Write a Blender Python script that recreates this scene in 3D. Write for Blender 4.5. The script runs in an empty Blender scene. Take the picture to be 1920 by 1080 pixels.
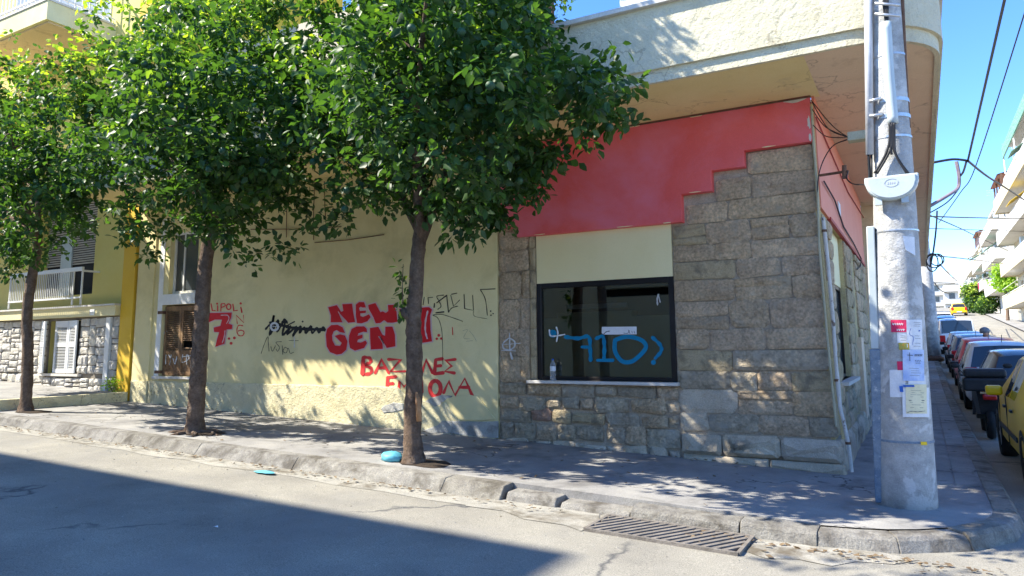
import bpy, bmesh, math, random
import numpy as np
from mathutils import Vector, Matrix, noise as mnoise
random.seed(7); rng = np.random.default_rng(11)
D = bpy.data; SC = bpy.context.scene; COL = SC.collection
# ------------------------------------------------------------------ camera
F, CY = 1349.42, 464.77
YAW, PIT, ROL = math.radians(-29.3464), math.radians(7.7928), math.radians(-.5115)
cy_, sy_ = math.cos(YAW), math.sin(YAW); cp_, sp_ = math.cos(PIT), math.sin(PIT)
fw = np.array([sy_*cp_, cy_*cp_, sp_]); rt = np.array([cy_, -sy_, 0.]); up = np.cross(rt, fw)
R3 = np.array([math.cos(ROL)*rt + math.sin(ROL)*up, -math.sin(ROL)*rt + math.cos(ROL)*up, fw])
CAM = np.array([.849, -9.368, 1.5])
cd = D.cameras.new('camera'); cam = D.objects.new('camera', cd); COL.objects.link(cam); SC.camera = cam
cam.matrix_world = Matrix([[R3[0][i], R3[1][i], -R3[2][i], CAM[i]] for i in range(3)] + [[0, 0, 0, 1]])
cd.sensor_width = 36; cd.lens = F/1920*36; cd.shift_y = -(540-CY)/1920; cd.clip_end = 3000; cd.clip_start = .05
# ------------------------------------------------------------------ light
LX, LY = .88, .47                       # light direction per metre of drop
Ld = Vector((LX, LY, -1)).normalized()
sl = D.lights.new('sun', 'SUN'); sl.energy = 4.0; sl.angle = math.radians(.53); sl.color = (1, .955, .87)
sl.color = (1, .935, .80)
so = D.objects.new('sun', sl); COL.objects.link(so); so.rotation_euler = Ld.to_track_quat('-Z', 'Y').to_euler()
W = D.worlds.new('World'); SC.world = W; W.use_nodes = True
nt = W.node_tree; bg = nt.nodes['Background']
sky = nt.nodes.new('ShaderNodeTexSky'); sky.sky_type = 'NISHITA'; sky.sun_disc = False
sky.sun_elevation = math.asin(-Ld.z); sky.sun_rotation = math.atan2(-Ld.x, -Ld.y)
sky.air_density = .75; sky.dust_density = 0; sky.ozone_density = 4; sky.altitude = 100
hs_ = nt.nodes.new('ShaderNodeHueSaturation'); hs_.inputs['Hue'].default_value = .506; hs_.inputs['Saturation'].default_value = 1.18; hs_.inputs['Value'].default_value = 1.0
nt.links.new(sky.outputs[0], hs_.inputs['Color']); nt.links.new(hs_.outputs[0], bg.inputs[0]); bg.inputs[1].default_value = .15
SC.view_settings.view_transform = 'Standard'; SC.view_settings.look = 'None'
SC.view_settings.exposure = 1.72; SC.view_settings.gamma = 1
SC.render.engine = 'CYCLES'
# ------------------------------------------------------------------ pixel helpers (a photo point to a place on a real plane)
def ray(x, y): return R3.T @ np.array([(x-960)/F, (CY-y)/F, 1.])
def P(x, y, ax, val):
    d = ray(x, y); t = (val-CAM[ax])/d[ax]; return tuple(CAM + t*d)
SP = [(-1e3, 0), (0, 0), (8, .03), (14, .12), (20, .33), (30, .68), (38, 1.12), (50, 1.85), (92, 4.8), (160, 8.6), (400, 13), (3000, 13)]
def S(y):
    for (a, za), (b, zb) in zip(SP, SP[1:]):
        if y <= b: return za + (zb-za)*(y-a)/(b-a)
    return SP[-1][1]
def gz(x, y): return .033*min(60, max(0, -x)) + S(y)
def GR(px, py, dz=0.):
    p = P(px, py, 2, 0)
    for _ in range(30): p = P(px, py, 2, gz(p[0], p[1]) + dz)
    return p
# ------------------------------------------------------------------ materials
def new_mat(name):
    m = D.materials.new(name); m.use_nodes = True; t = m.node_tree
    return m, t, t.nodes['Principled BSDF']
def nd(t, k, **kw):
    n = t.nodes.new(k)
    for a, b in kw.items(): setattr(n, a, b)
    return n
def noise(t, co, scale, detail=6, rough=.6, dist=0.):
    n = nd(t, 'ShaderNodeTexNoise'); n.inputs['Scale'].default_value = scale; n.inputs['Detail'].default_value = detail
    n.inputs['Roughness'].default_value = rough; n.inputs['Distortion'].default_value = dist
    t.links.new(co, n.inputs['Vector']); return n.outputs['Fac']
def ramp(t, fac, stops):
    r = nd(t, 'ShaderNodeValToRGB'); e = r.color_ramp.elements
    while len(e) < len(stops): e.new(.5)
    for el, (p, c) in zip(e, stops): el.position = p; el.color = (*c, 1) if len(c) == 3 else c
    t.links.new(fac, r.inputs[0]); return r.outputs[0]
def mix(t, fac, a, b, mode='MIX'):
    n = nd(t, 'ShaderNodeMix', data_type='RGBA', blend_type=mode)
    for s, v in ((0, fac), (6, a), (7, b)):
        if isinstance(v, (int, float)): n.inputs[s].default_value = v
        elif isinstance(v, tuple): n.inputs[s].default_value = (*v, 1)
        else: t.links.new(v, n.inputs[s])
    return n.outputs[2]
def mth(t, op, a, b=0.):
    n = nd(t, 'ShaderNodeMath', operation=op)
    for i, v in enumerate((a, b)):
        if isinstance(v, (int, float)): n.inputs[i].default_value = v
        else: t.links.new(v, n.inputs[i])
    return n.outputs[0]
def bump(t, b, h, strength, dist=.02, prev=None):
    n = nd(t, 'ShaderNodeBump'); n.inputs['Strength'].default_value = strength; n.inputs['Distance'].default_value = dist
    t.links.new(h, n.inputs['Height'])
    if prev is not None: t.links.new(prev, n.inputs['Normal'])
    t.links.new(n.outputs[0], b.inputs['Normal']); return n.outputs[0]
def G(v): return (0, 0, 0) if v == 0 else (v, v, v)
def MAT(name, c1, c2=None, scale=6, rough=.85, bmp=0., bscale=40, stain=None, sscale=1.2, samt=(.5, .62), crack=None, cscale=1.3, tint=0., metal=0., spec=.3, fine=.12, fscale=90, coat=0., bdist=.02, bump2=0., b2scale=9):
    m, t, b = new_mat(name)
    co = nd(t, 'ShaderNodeTexCoord').outputs['Object']
    col = ramp(t, noise(t, co, scale, 5), [(.32, c1), (.68, c2 or c1)])
    if fine: col = mix(t, 1., col, ramp(t, noise(t, co, fscale, 3), [(.3, G(1-fine)), (.7, G(1+fine))]), 'MULTIPLY')
    if stain:
        f = noise(t, co, sscale, 8, .65, .3)
        col = mix(t, ramp(t, f, [(samt[0], G(0)), (samt[1], G(1))]), col, stain)
    if crack:
        v = nd(t, 'ShaderNodeTexVoronoi', feature='DISTANCE_TO_EDGE'); v.inputs['Scale'].default_value = cscale
        wn = nd(t, 'ShaderNodeTexNoise'); wn.inputs['Scale'].default_value = 2.5; wn.inputs['Detail'].default_value = 6; t.links.new(co, wn.inputs['Vector'])
        add = nd(t, 'ShaderNodeVectorMath', operation='ADD'); t.links.new(co, add.inputs[0])
        sc = nd(t, 'ShaderNodeVectorMath', operation='SCALE'); sc.inputs['Scale'].default_value = .9; t.links.new(wn.outputs['Color'], sc.inputs[0])
        t.links.new(sc.outputs[0], add.inputs[1]); t.links.new(add.outputs[0], v.inputs['Vector'])
        cr = ramp(t, v.outputs['Distance'], [(.0, G(1)), (.012, G(0))])
        gate = ramp(t, noise(t, co, .8, 3), [(.47, G(0)), (.55, G(1))])
        col = mix(t, mth(t, 'MULTIPLY', cr, gate), col, crack)
    if tint:
        oi = nd(t, 'ShaderNodeObjectInfo')
        col = mix(t, 1., col, ramp(t, oi.outputs['Random'], [(0, (1-tint, 1-tint*1.05, 1-tint*1.1)), (.35, (1.0, .97, .9)), (.7, (1-tint*.4, 1-tint*.45, 1-tint*.4)), (1, (1+tint*.8, 1+tint*.7, 1+tint*.5))]), 'MULTIPLY')
    t.links.new(col, b.inputs['Base Color']) if not isinstance(col, tuple) else None
    b.inputs['Roughness'].default_value = rough; b.inputs['Metallic'].default_value = metal
    b.inputs['Specular IOR Level'].default_value = spec; b.inputs['Coat Weight'].default_value = coat
    pv = None
    if bump2: pv = bump(t, b, noise(t, co, b2scale, 8, .7, .2), bump2, .06)
    if bmp: bump(t, b, noise(t, co, bscale, 8, .7), bmp, bdist, pv)
    return m
# street
M = {}
M['asphalt'] = MAT('asphalt', (.215, .203, .175), (.31, .292, .245), 1.1, .92, .5, 150, stain=(.25, .243, .225), sscale=.35, samt=(.5, .75), crack=(.09, .09, .09), cscale=.22, fine=.4, fscale=110, bdist=.012)
M['gutter'] = MAT('gutter_cement', (.27, .26, .23), (.38, .36, .31), 4, .9, .6, 50, stain=(.13, .11, .08), sscale=2.6, samt=(.48, .66), fine=.3)
M['walk'] = MAT('sidewalk_concrete', (.23, .225, .22), (.34, .33, .31), 1.6, .92, .6, 50, stain=(.13, .125, .12), sscale=1.1, samt=(.52, .7), crack=(.045, .042, .04), cscale=.55, fine=.22, fscale=120, bdist=.012, bump2=.25, b2scale=4)
M['kerb'] = MAT('kerb_stone', (.21, .2, .185), (.31, .3, .27), 6, .92, .8, 45, stain=(.11, .1, .085), sscale=3.4, samt=(.46, .64), fine=.3, tint=.12, bump2=.5, b2scale=8)
M['soil'] = MAT('soil', (.03, .022, .016), (.07, .05, .035), 12, 1, 1, 60)
M['ground'] = MAT('earth', (.2, .19, .17), (.28, .26, .22), .5, 1)
# walls
M['plaster'] = MAT('pale_yellow_plaster', (.73, .63, .33), (.80, .70, .39), 1.2, .82, .25, 45, stain=(.5, .44, .22), sscale=.8, samt=(.5, .8), fine=.05, bump2=.12, b2scale=3)
M['plinth'] = MAT('rough_cream_render', (.68, .61, .37), (.79, .72, .48), 4, .95, .7, 28, stain=(.5, .45, .3), sscale=2.4, samt=(.56, .7), crack=(.3, .27, .19), cscale=1.6, fine=.15, bdist=.03, bump2=.7, b2scale=12)
M['cement'] = MAT('grey_cement_patch', (.36, .36, .34), (.5, .49, .45), 6, .95, .7, 40, stain=(.25, .24, .22), sscale=4, fine=.15, bump2=.5)
M['cream'] = MAT('cream_panel_paint', (.80, .71, .40), (.84, .75, .45), 1.5, .6, .06, 30, fine=.03)
M['red'] = MAT('red_wall_paint', (.72, .10, .095), (.78, .14, .14), 1.4, .55, .15, 30, stain=(.74, .19, .27), sscale=.7, samt=(.44, .7), fine=.06, spec=.35, bump2=.06, b2scale=3)  # magenta blotches put a purple sheen and faded paint into the colour
M['salmon'] = MAT('salmon_wall_paint', (.72, .23, .15), (.76, .27, .18), 1.4, .6, .15, 30, fine=.05)
M['redline'] = MAT('dark_red_trim', (.38, .04, .04), None, 3, .6)
M['parapet'] = MAT('ivory_parapet_render', (.66, .61, .44), (.74, .69, .52), 2.2, .9, .55, 20, stain=(.56, .5, .34), sscale=1.4, samt=(.58, .8), fine=.08, bdist=.05, bump2=.8, b2scale=9, crack=(.45, .4, .28), cscale=.8)
M['soffit'] = MAT('ochre_soffit_paint', (.72, .58, .27), (.78, .65, .34), 1.2, .85, .3, 25, stain=(.52, .42, .26), sscale=1.5, samt=(.58, .75), crack=(.45, .34, .17), cscale=.7, fine=.05)
M['soffit2'] = MAT('pink_tan_soffit_paint', (.70, .53, .37), (.76, .59, .43), 1.0, .88, .4, 20, stain=(.55, .4, .28), sscale=1.8, samt=(.57, .7), crack=(.46, .34, .25), cscale=.6, fine=.06)
M['mortar'] = MAT('brown_mortar', (.40, .325, .24), (.54, .445, .335), 8, .95, .8, 40, fine=.2, bump2=.5)
M['yellowmortar'] = MAT('ochre_mortar', (.5, .4, .2), (.6, .5, .28), 8, .95, .8, 40, fine=.15, bump2=.5)
M['stone'] = MAT('brown_sandstone', (.55, .41, .27), (.84, .67, .46), 4, .92, 1., 26, stain=(.56, .49, .38), sscale=4.2, samt=(.52, .7), tint=.2, fine=.3, fscale=30, bdist=.06, bump2=1., b2scale=6)
M['stonelight'] = MAT('grey_sandstone', (.48, .40, .29), (.74, .64, .48), 5, .92, 1., 26, stain=(.62, .57, .47), sscale=3.6, samt=(.5, .66), tint=.2, fine=.24, fscale=20, bdist=.08, bump2=.9, b2scale=9)
M['stonered'] = MAT('reddish_sandstone', (.36, .22, .15), (.48, .32, .24), 5, .92, 1., 26, fine=.2, bdist=.04, bump2=.8)
M['stoneyel'] = MAT('ochre_sandstone', (.48, .38, .23), (.60, .49, .31), 6, .92, 1., 26, stain=(.3, .25, .17), sscale=4, fine=.2, bdist=.04, bump2=.8)
M['basestone'] = MAT('grey_base_block', (.42, .36, .28), (.6, .53, .42), 3, .9, .7, 35, stain=(.09, .085, .07), sscale=2.2, samt=(.56, .72), tint=.1, fine=.2, bump2=.5)
M['cladstone'] = MAT('white_cladding_stone', (.56, .54, .50), (.74, .72, .68), 9, .85, 1., 22, tint=.14, fine=.15, bdist=.04, bump2=.6, b2scale=14, stain=(.42, .39, .34), sscale=5, samt=(.58, .7))
M['cladmortar'] = MAT('cladding_joint', (.18, .16, .13), (.25, .22, .18), 9, .95)
M['yellow'] = MAT('mustard_paint', (.70, .43, .03), (.74, .48, .05), 1.3, .7, .1, 30, fine=.04)
M['paleyellow'] = MAT('lemon_wall_paint', (.66, .56, .17), (.70, .61, .22), 1.2, .8, .15, 30, fine=.04)
M['ledge'] = MAT('pale_ledge', (.70, .62, .33), (.76, .69, .42), 2, .8, .2, 30)
M['whitemetal'] = MAT('white_enamel', (.70, .70, .68), (.78, .78, .77), 6, .45, fine=.05)
M['shutter'] = MAT('white_shutter_paint', (.66, .67, .68), (.74, .75, .75), 6, .5, .1, fine=.05)
M['wood'] = MAT('brown_shutter_wood', (.13, .07, .035), (.24, .14, .07), 9, .75, .5, 40, stain=(.32, .2, .1), sscale=3, fine=.2)
M['dark'] = MAT('dark_interior', (.02, .02, .022), None, 3, .8, fine=0)
M['frame'] = MAT('black_window_frame', (.010, .008, .008), (.018, .014, .013), 5, .4, fine=.05)
M['marble'] = MAT('pale_sill_marble', (.55, .52, .48), (.66, .63, .58), 5, .5, .1, 40)
M['board'] = MAT('olive_backing_board', (.34, .3, .18), (.42, .38, .24), 2.5, .7, .2, 30, stain=(.33, .3, .2), sscale=1.6, samt=(.5, .75), fine=.1)
M['pole'] = MAT('weathered_concrete_pole', (.33, .33, .325), (.50, .50, .485), 9, .85, .7, 45, stain=(.58, .58, .57), sscale=3, samt=(.52, .57), fine=.14, fscale=120, bump2=.35, b2scale=12)
M['polelow'] = M['pole']
M['bluesteel'] = MAT('blue_grey_steel', (.10, .16, .24), (.2, .26, .32), 14, .55, .2, 60, stain=(.45, .48, .5), sscale=12, samt=(.58, .66), fine=.15, spec=.5)
M['pvc'] = MAT('grey_pvc', (.42, .43, .46), (.5, .51, .54), 8, .4, fine=.05, stain=(.3, .29, .28), sscale=5, samt=(.6, .75))
M['lightpvc'] = MAT('pale_grey_plastic', (.44, .50, .51), (.50, .56, .57), 6, .35, fine=.03)
M['white'] = MAT('white_paint', (.72, .72, .70), (.8, .8, .78), 7, .6, .2, 30, fine=.06)
M['peelwhite'] = MAT('peeling_white_pipe', (.48, .46, .42), (.6, .58, .54), 7, .6, .4, 40, stain=(.16, .11, .08), sscale=9, samt=(.6, .65), fine=.1)
M['rust'] = MAT('rusty_iron', (.10, .055, .035), (.2, .11, .07), 12, .85, .4, 60)
M['rubber'] = MAT('black_cable_rubber', (.012, .012, .014), (.025, .025, .028), 8, .5, fine=.05)
M['mauvecable'] = MAT('grey_mauve_cable', (.17, .13, .15), (.24, .19, .21), 8, .6)
M['steel'] = MAT('galvanised_steel', (.45, .46, .48), (.58, .59, .6), 20, .35, metal=.7)
M['boxbeige'] = MAT('beige_terminal_box', (.36, .34, .24), (.44, .42, .3), 6, .6)
M['grate'] = MAT('cast_iron_grate', (.15, .135, .12), (.25, .225, .2), 9, .8, .5, 50, metal=.2)
M['bark'] = MAT('orange_tree_bark', (.12, .08, .055), (.25, .175, .125), 9, .95, 1., 30, stain=(.27, .22, .17), sscale=5, samt=(.58, .7), fine=.25, fscale=40, bump2=.9, b2scale=14, bdist=.03)
M['barkwound'] = MAT('bare_orange_wood', (.30, .15, .07), (.42, .25, .13), 14, .9, .8, 40)
M['redpaint'] = MAT('red_spray_paint', (.60, .008, .014), (.66, .012, .02), 4, .6, fine=.05)
M['redspray'] = MAT('thin_red_spray_paint', (.66, .03, .035), (.72, .06, .055), 5, .7, fine=.08)
M['pinkpaint'] = MAT('pink_spray_outline', (.66, .44, .46), (.7, .5, .5), 5, .7, fine=.08)
M['blackpaint'] = MAT('black_spray_paint', (.012, .012, .014), (.03, .03, .03), 5, .7)
M['greypaint'] = MAT('grey_marker', (.26, .25, .2), None, 5, .7)
M['whitespray'] = MAT('white_spray_paint', (.55, .55, .54), (.68, .68, .68), 9, .7)
M['teal'] = MAT('teal_spray_paint', (.0, .17, .32), (.0, .21, .37), 5, .6, fine=.06)
M['paper'] = MAT('white_paper', (.68, .69, .72), (.76, .77, .79), 14, .8, .3, 30, fine=.06)
M['paperblue'] = MAT('pale_blue_paper', (.30, .42, .72), (.55, .64, .82), 9, .75, .2, 30, fine=.05)
M['papercream'] = MAT('cream_paper', (.68, .63, .42), (.76, .71, .5), 9, .8, .2, 30, fine=.05)
M['papercrimson'] = MAT('crimson_paper', (.58, .02, .09), (.64, .04, .12), 9, .7, .2, 30, fine=.05)
M['ink'] = MAT('print_ink', (.06, .07, .09), None, 5, .8)
M['inkblue'] = MAT('blue_ink', (.03, .12, .45), None, 5, .8)
M['yellowtape'] = MAT('yellow_tape', (.75, .5, .02), None, 5, .5)
M['orangeprint'] = MAT('orange_print', (.6, .3, .04), (.2, .35, .1), 40, .8)
M['bluebag'] = MAT('light_blue_plastic', (.09, .36, .46), (.13, .44, .54), 6, .5, fine=.03)
M['litter'] = MAT('litter_scrap', (.6, .6, .58), None, 5, .8)
M['dryleaf'] = MAT('dry_leaf', (.12, .085, .05), (.2, .15, .1), 20, .9, tint=.3)
M['tyre'] = MAT('tyre_rubber', (.015, .015, .016), (.025, .025, .026), 10, .85)
M['rim'] = MAT('alloy_rim', (.42, .43, .45), (.5, .51, .52), 10, .35, metal=.6)
M['blackplastic'] = MAT('black_plastic', (.02, .02, .022), (.032, .032, .035), 10, .5)
M['chrome'] = MAT('chrome', (.6, .6, .62), None, 10, .15, metal=.9)
M['lampred'] = MAT('red_lamp_lens', (.45, .012, .015), None, 10, .15, spec=.6)
M['grey_helmet'] = MAT('grey_helmet_shell', (.16, .17, .19), (.2, .21, .23), 6, .4)
M['skin'] = MAT('skin', (.5, .28, .19), None, 6, .6)
M['cloth'] = MAT('dark_jacket', (.05, .055, .08), (.08, .085, .1), 20, .95)
M['tile'] = MAT('roof_tiles', (.24, .10, .07), (.34, .16, .11), 8, .9, .5, 20)
M['awn_green'] = MAT('green_awning', (.05, .20, .15), (.25, .38, .3), 5, .85)
M['awn_yellow'] = MAT('yellow_awning', (.62, .42, .04), None, 5, .85)
M['beigewall'] = MAT('beige_far_wall', (.54, .47, .35), (.6, .53, .41), 1, .9)
M['whitewall'] = MAT('white_far_wall', (.54, .52, .47), (.64, .62, .57), .3, .9)
M['greywall'] = MAT('grey_far_wall', (.45, .43, .41), (.52, .5, .47), .6, .9)
M['creamwall'] = MAT('cream_far_wall', (.58, .50, .31), (.64, .56, .37), .3, .9)
def paint(name, c, rough=.22, coat=.6): return MAT(name, c, tuple(min(1, v*1.06) for v in c), 3, rough, fine=0, coat=coat, spec=.5)
def glass_dark(name, c=(.02, .024, .03), rough=.04):
    m, t, b = new_mat(name); b.inputs['Base Color'].default_value = (*c, 1); b.inputs['Roughness'].default_value = rough
    b.inputs['Specular IOR Level'].default_value = .8; return m
M['carglass'] = glass_dark('car_glass')
M['farglass'] = glass_dark('far_window_glass', (.05, .06, .07), .15)
def pane_mat():
    m, t, b = new_mat('shop_window_glass'); t.nodes.remove(b); out = [n for n in t.nodes if n.type == 'OUTPUT_MATERIAL'][0]
    tr = nd(t, 'ShaderNodeBsdfTransparent'); tr.inputs[0].default_value = (.66, .69, .66, 1)
    gl = nd(t, 'ShaderNodeBsdfGlossy'); gl.inputs['Roughness'].default_value = .015
    fr = nd(t, 'ShaderNodeFresnel'); fr.inputs[0].default_value = 1.95
    mx = nd(t, 'ShaderNodeMixShader'); t.links.new(fr.outputs[0], mx.inputs[0]); t.links.new(tr.outputs[0], mx.inputs[1]); t.links.new(gl.outputs[0], mx.inputs[2])
    t.links.new(mx.outputs[0], out.inputs[0]); return m
M['pane'] = pane_mat()
def bottle_mat():
    m, t, b = new_mat('clear_pet_plastic'); b.inputs['Base Color'].default_value = (.9, .93, .95, 1); b.inputs['Roughness'].default_value = .08
    b.inputs['Transmission Weight'].default_value = .85; b.inputs['IOR'].default_value = 1.25; return m
M['pet'] = bottle_mat()
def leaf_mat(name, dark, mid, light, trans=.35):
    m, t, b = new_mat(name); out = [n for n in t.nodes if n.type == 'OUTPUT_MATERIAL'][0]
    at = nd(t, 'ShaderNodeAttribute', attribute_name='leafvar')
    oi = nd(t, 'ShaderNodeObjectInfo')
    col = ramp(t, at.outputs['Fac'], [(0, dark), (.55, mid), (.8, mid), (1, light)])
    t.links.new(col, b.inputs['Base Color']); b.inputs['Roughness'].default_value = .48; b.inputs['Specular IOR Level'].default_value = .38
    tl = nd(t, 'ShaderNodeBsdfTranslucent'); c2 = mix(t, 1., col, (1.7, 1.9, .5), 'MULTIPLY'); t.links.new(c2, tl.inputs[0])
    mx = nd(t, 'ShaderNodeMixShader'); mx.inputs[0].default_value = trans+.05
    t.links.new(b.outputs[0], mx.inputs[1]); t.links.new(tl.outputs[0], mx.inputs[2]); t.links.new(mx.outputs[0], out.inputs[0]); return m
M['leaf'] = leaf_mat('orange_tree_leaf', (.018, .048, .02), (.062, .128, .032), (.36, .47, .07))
M['leafyel'] = leaf_mat('yellow_green_leaf', (.12, .22, .02), (.22, .36, .04), (.36, .5, .07))
M['fruit'] = MAT('unripe_green_orange', (.018, .055, .025), (.03, .08, .035), 5, .4, .3, 120)
# ------------------------------------------------------------------ object helpers
def tag(o, label=None, cat=None, group=None, kind=None):
    if label: o['label'] = label
    if cat: o['category'] = cat
    if group: o['group'] = group
    if kind: o['kind'] = kind
    return o
def thing(name, label, cat, loc=(0, 0, 0), group=None, rz=0.):
    o = D.objects.new(name, None); COL.objects.link(o); o.location = loc; o.rotation_euler = (0, 0, rz); o.empty_display_size = .3
    return tag(o, label, cat, group)
def root_loc(o):
    v = Vector((0, 0, 0))
    while o is not None: v += Vector(o.location); o = o.parent
    return v
def obj(name, vs, fs, m, parent=None, local=False, smooth=False, **tg):
    """mesh from world coordinates; stored relative to its parent thing"""
    off = Vector((0, 0, 0)) if (local or parent is None) else root_loc(parent)
    me = D.meshes.new(name); me.from_pydata([(v[0]-off.x, v[1]-off.y, v[2]-off.z) for v in vs], [], fs)
    if m is not None: me.materials.append(M[m] if isinstance(m, str) else m)
    if smooth: me.polygons.foreach_set('use_smooth', [True]*len(me.polygons))
    me.update()
    o = D.objects.new(name, me); COL.objects.link(o)
    if parent is not None: o.parent = parent
    return tag(o, **tg)
def fixn(o):
    b = bmesh.new(); b.from_mesh(o.data); bmesh.ops.recalc_face_normals(b, faces=b.faces); b.to_mesh(o.data); b.free(); return o
def bev(o, w=.01, seg=1):
    fixn(o); md = o.modifiers.new('bevel', 'BEVEL'); md.width = w; md.segments = seg; md.limit_method = 'ANGLE'; md.angle_limit = math.radians(40); return o
class MB:
    def __init__(s): s.v = []; s.f = []
    def add(s, vs, fs):
        n = len(s.v); s.v += [tuple(v) for v in vs]; s.f += [tuple(i+n for i in f) for f in fs]; return s
    def box(s, x0, x1, y0, y1, z0, z1):
        return s.add([(x, y, z) for x in (x0, x1) for y in (y0, y1) for z in (z0, z1)],
                     [(0, 1, 3, 2), (4, 6, 7, 5), (0, 4, 5, 1), (2, 3, 7, 6), (0, 2, 6, 4), (1, 5, 7, 3)])
    def bar(s, a, b, w, h=None):
        a, b = Vector(a), Vector(b); h = h or w; d = (b-a).normalized(); u = d.cross(Vector((0, 0, 1)))
        if u.length < 1e-3: u = Vector((1, 0, 0))
        u.normalize(); v = d.cross(u)
        return s.add([p + u*(i*w/2) + v*(j*h/2) for p in (a, b) for i, j in ((-1, -1), (1, -1), (1, 1), (-1, 1))],
                     [(0, 1, 2, 3), (7, 6, 5, 4), (0, 4, 5, 1), (1, 5, 6, 2), (2, 6, 7, 3), (3, 7, 4, 0)])
    def tube(s, pts, r, n=8, cap=True, jit=0.):
        pts = [Vector(p) for p in pts]; rs = r if isinstance(r, (list, tuple)) else [r]*len(pts)
        base = len(s.v); prev = None
        for i, p in enumerate(pts):
            d = (pts[min(i+1, len(pts)-1)] - pts[max(i-1, 0)]).normalized()
            u = (prev - d*prev.dot(d)) if prev is not None else d.orthogonal()
            if u.length < 1e-6: u = d.orthogonal()
            u.normalize(); prev = u; w = d.cross(u)
            for k in range(n):
                a = 2*math.pi*k/n; rr = rs[i]*(1+random.uniform(-jit, jit))
                s.v.append(tuple(p + (u*math.cos(a) + w*math.sin(a))*rr))
        for i in range(len(pts)-1):
            for k in range(n):
                a = base+i*n+k; b = base+i*n+(k+1) % n; s.f.append((a, b, b+n, a+n))
        if cap: s.f.append(tuple(base+k for k in range(n))[::-1]); s.f.append(tuple(base+(len(pts)-1)*n+k for k in range(n)))
        return s
    def lathe(s, c, prof, n=16):
        base = len(s.v)
        for r, z in prof:
            for k in range(n): a = 2*math.pi*k/n; s.v.append((c[0]+r*math.cos(a), c[1]+r*math.sin(a), c[2]+z))
        for i in range(len(prof)-1):
            for k in range(n):
                a = base+i*n+k; b = base+i*n+(k+1) % n; s.f.append((a, b, b+n, a+n))
        s.f.append(tuple(base+k for k in range(n))[::-1]); s.f.append(tuple(base+(len(prof)-1)*n+k for k in range(n)))
        return s
    def prism(s, poly, y0, y1):      # poly of (x,z), extruded in y
        n = len(poly)
        return s.add([(x, y0, z) for x, z in poly] + [(x, y1, z) for x, z in poly],
                     [tuple(range(n)), tuple(range(2*n-1, n-1, -1))] + [(i, i+n, (i+1) % n + n, (i+1) % n) for i in range(n)])
    def out(s, name, m, parent=None, **k): return fixn(obj(name, s.v, s.f, m, parent, **k))
def struct(o): o['kind'] = 'structure'; return o
def curve(pts, n=6):     # catmull-rom through 2D/3D points
    P_ = [np.array(p, float) for p in pts]
    if len(P_) < 3: return [tuple(p) for p in P_]
    o = []
    for i in range(len(P_)-1):
        a, b, c, d = P_[max(i-1, 0)], P_[i], P_[i+1], P_[min(i+2, len(P_)-1)]
        for k in range(n):
            t = k/n; o.append(.5*((2*b)+(c-a)*t+(2*a-5*b+4*c-d)*t*t+(3*b-a-3*c+d)*t**3))
    o.append(P_[-1]); return [tuple(p) for p in o]
def wall(name, m, parent, x0, x1, z0, z1, yf, yb, holes=(), ax='y', subdiv=0):
    """solid wall with rectangular openings and real reveals; ax='x' swaps the roles of x and y"""
    xs = sorted({x0, x1, *[h[0] for h in holes], *[h[1] for h in holes]}); zs = sorted({z0, z1, *[h[2] for h in holes], *[h[3] for h in holes]})
    xs = [x for x in xs if x0 <= x <= x1]; zs = [z for z in zs if z0 <= z <= z1]
    solid = lambda i, j: 0 <= i < len(xs)-1 and 0 <= j < len(zs)-1 and not any(h[0] <= (xs[i]+xs[i+1])/2 <= h[1] and h[2] <= (zs[j]+zs[j+1])/2 <= h[3] for h in holes)
    V = []; Fc = []; ix = {}
    def v(a, y, z):
        k = (round(a, 5), round(y, 5), round(z, 5))
        if k not in ix: ix[k] = len(V); V.append((a, y, z) if ax == 'y' else (y, a, z))
        return ix[k]
    for i in range(len(xs)-1):
        for j in range(len(zs)-1):
            if not solid(i, j): continue
            a, b, c, d = xs[i], xs[i+1], zs[j], zs[j+1]
            for y in (yf, yb): Fc.append((v(a, y, c), v(b, y, c), v(b, y, d), v(a, y, d)))
            if not solid(i-1, j): Fc.append((v(a, yf, c), v(a, yb, c), v(a, yb, d), v(a, yf, d)))
            if not solid(i+1, j): Fc.append((v(b, yf, c), v(b, yb, c), v(b, yb, d), v(b, yf, d)))
            if not solid(i, j-1): Fc.append((v(a, yf, c), v(b, yf, c), v(b, yb, c), v(a, yb, c)))
            if not solid(i, j+1): Fc.append((v(a, yf, d), v(b, yf, d), v(b, yb, d), v(a, yb, d)))
    return fixn(obj(name, V, Fc, m, parent))
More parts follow.
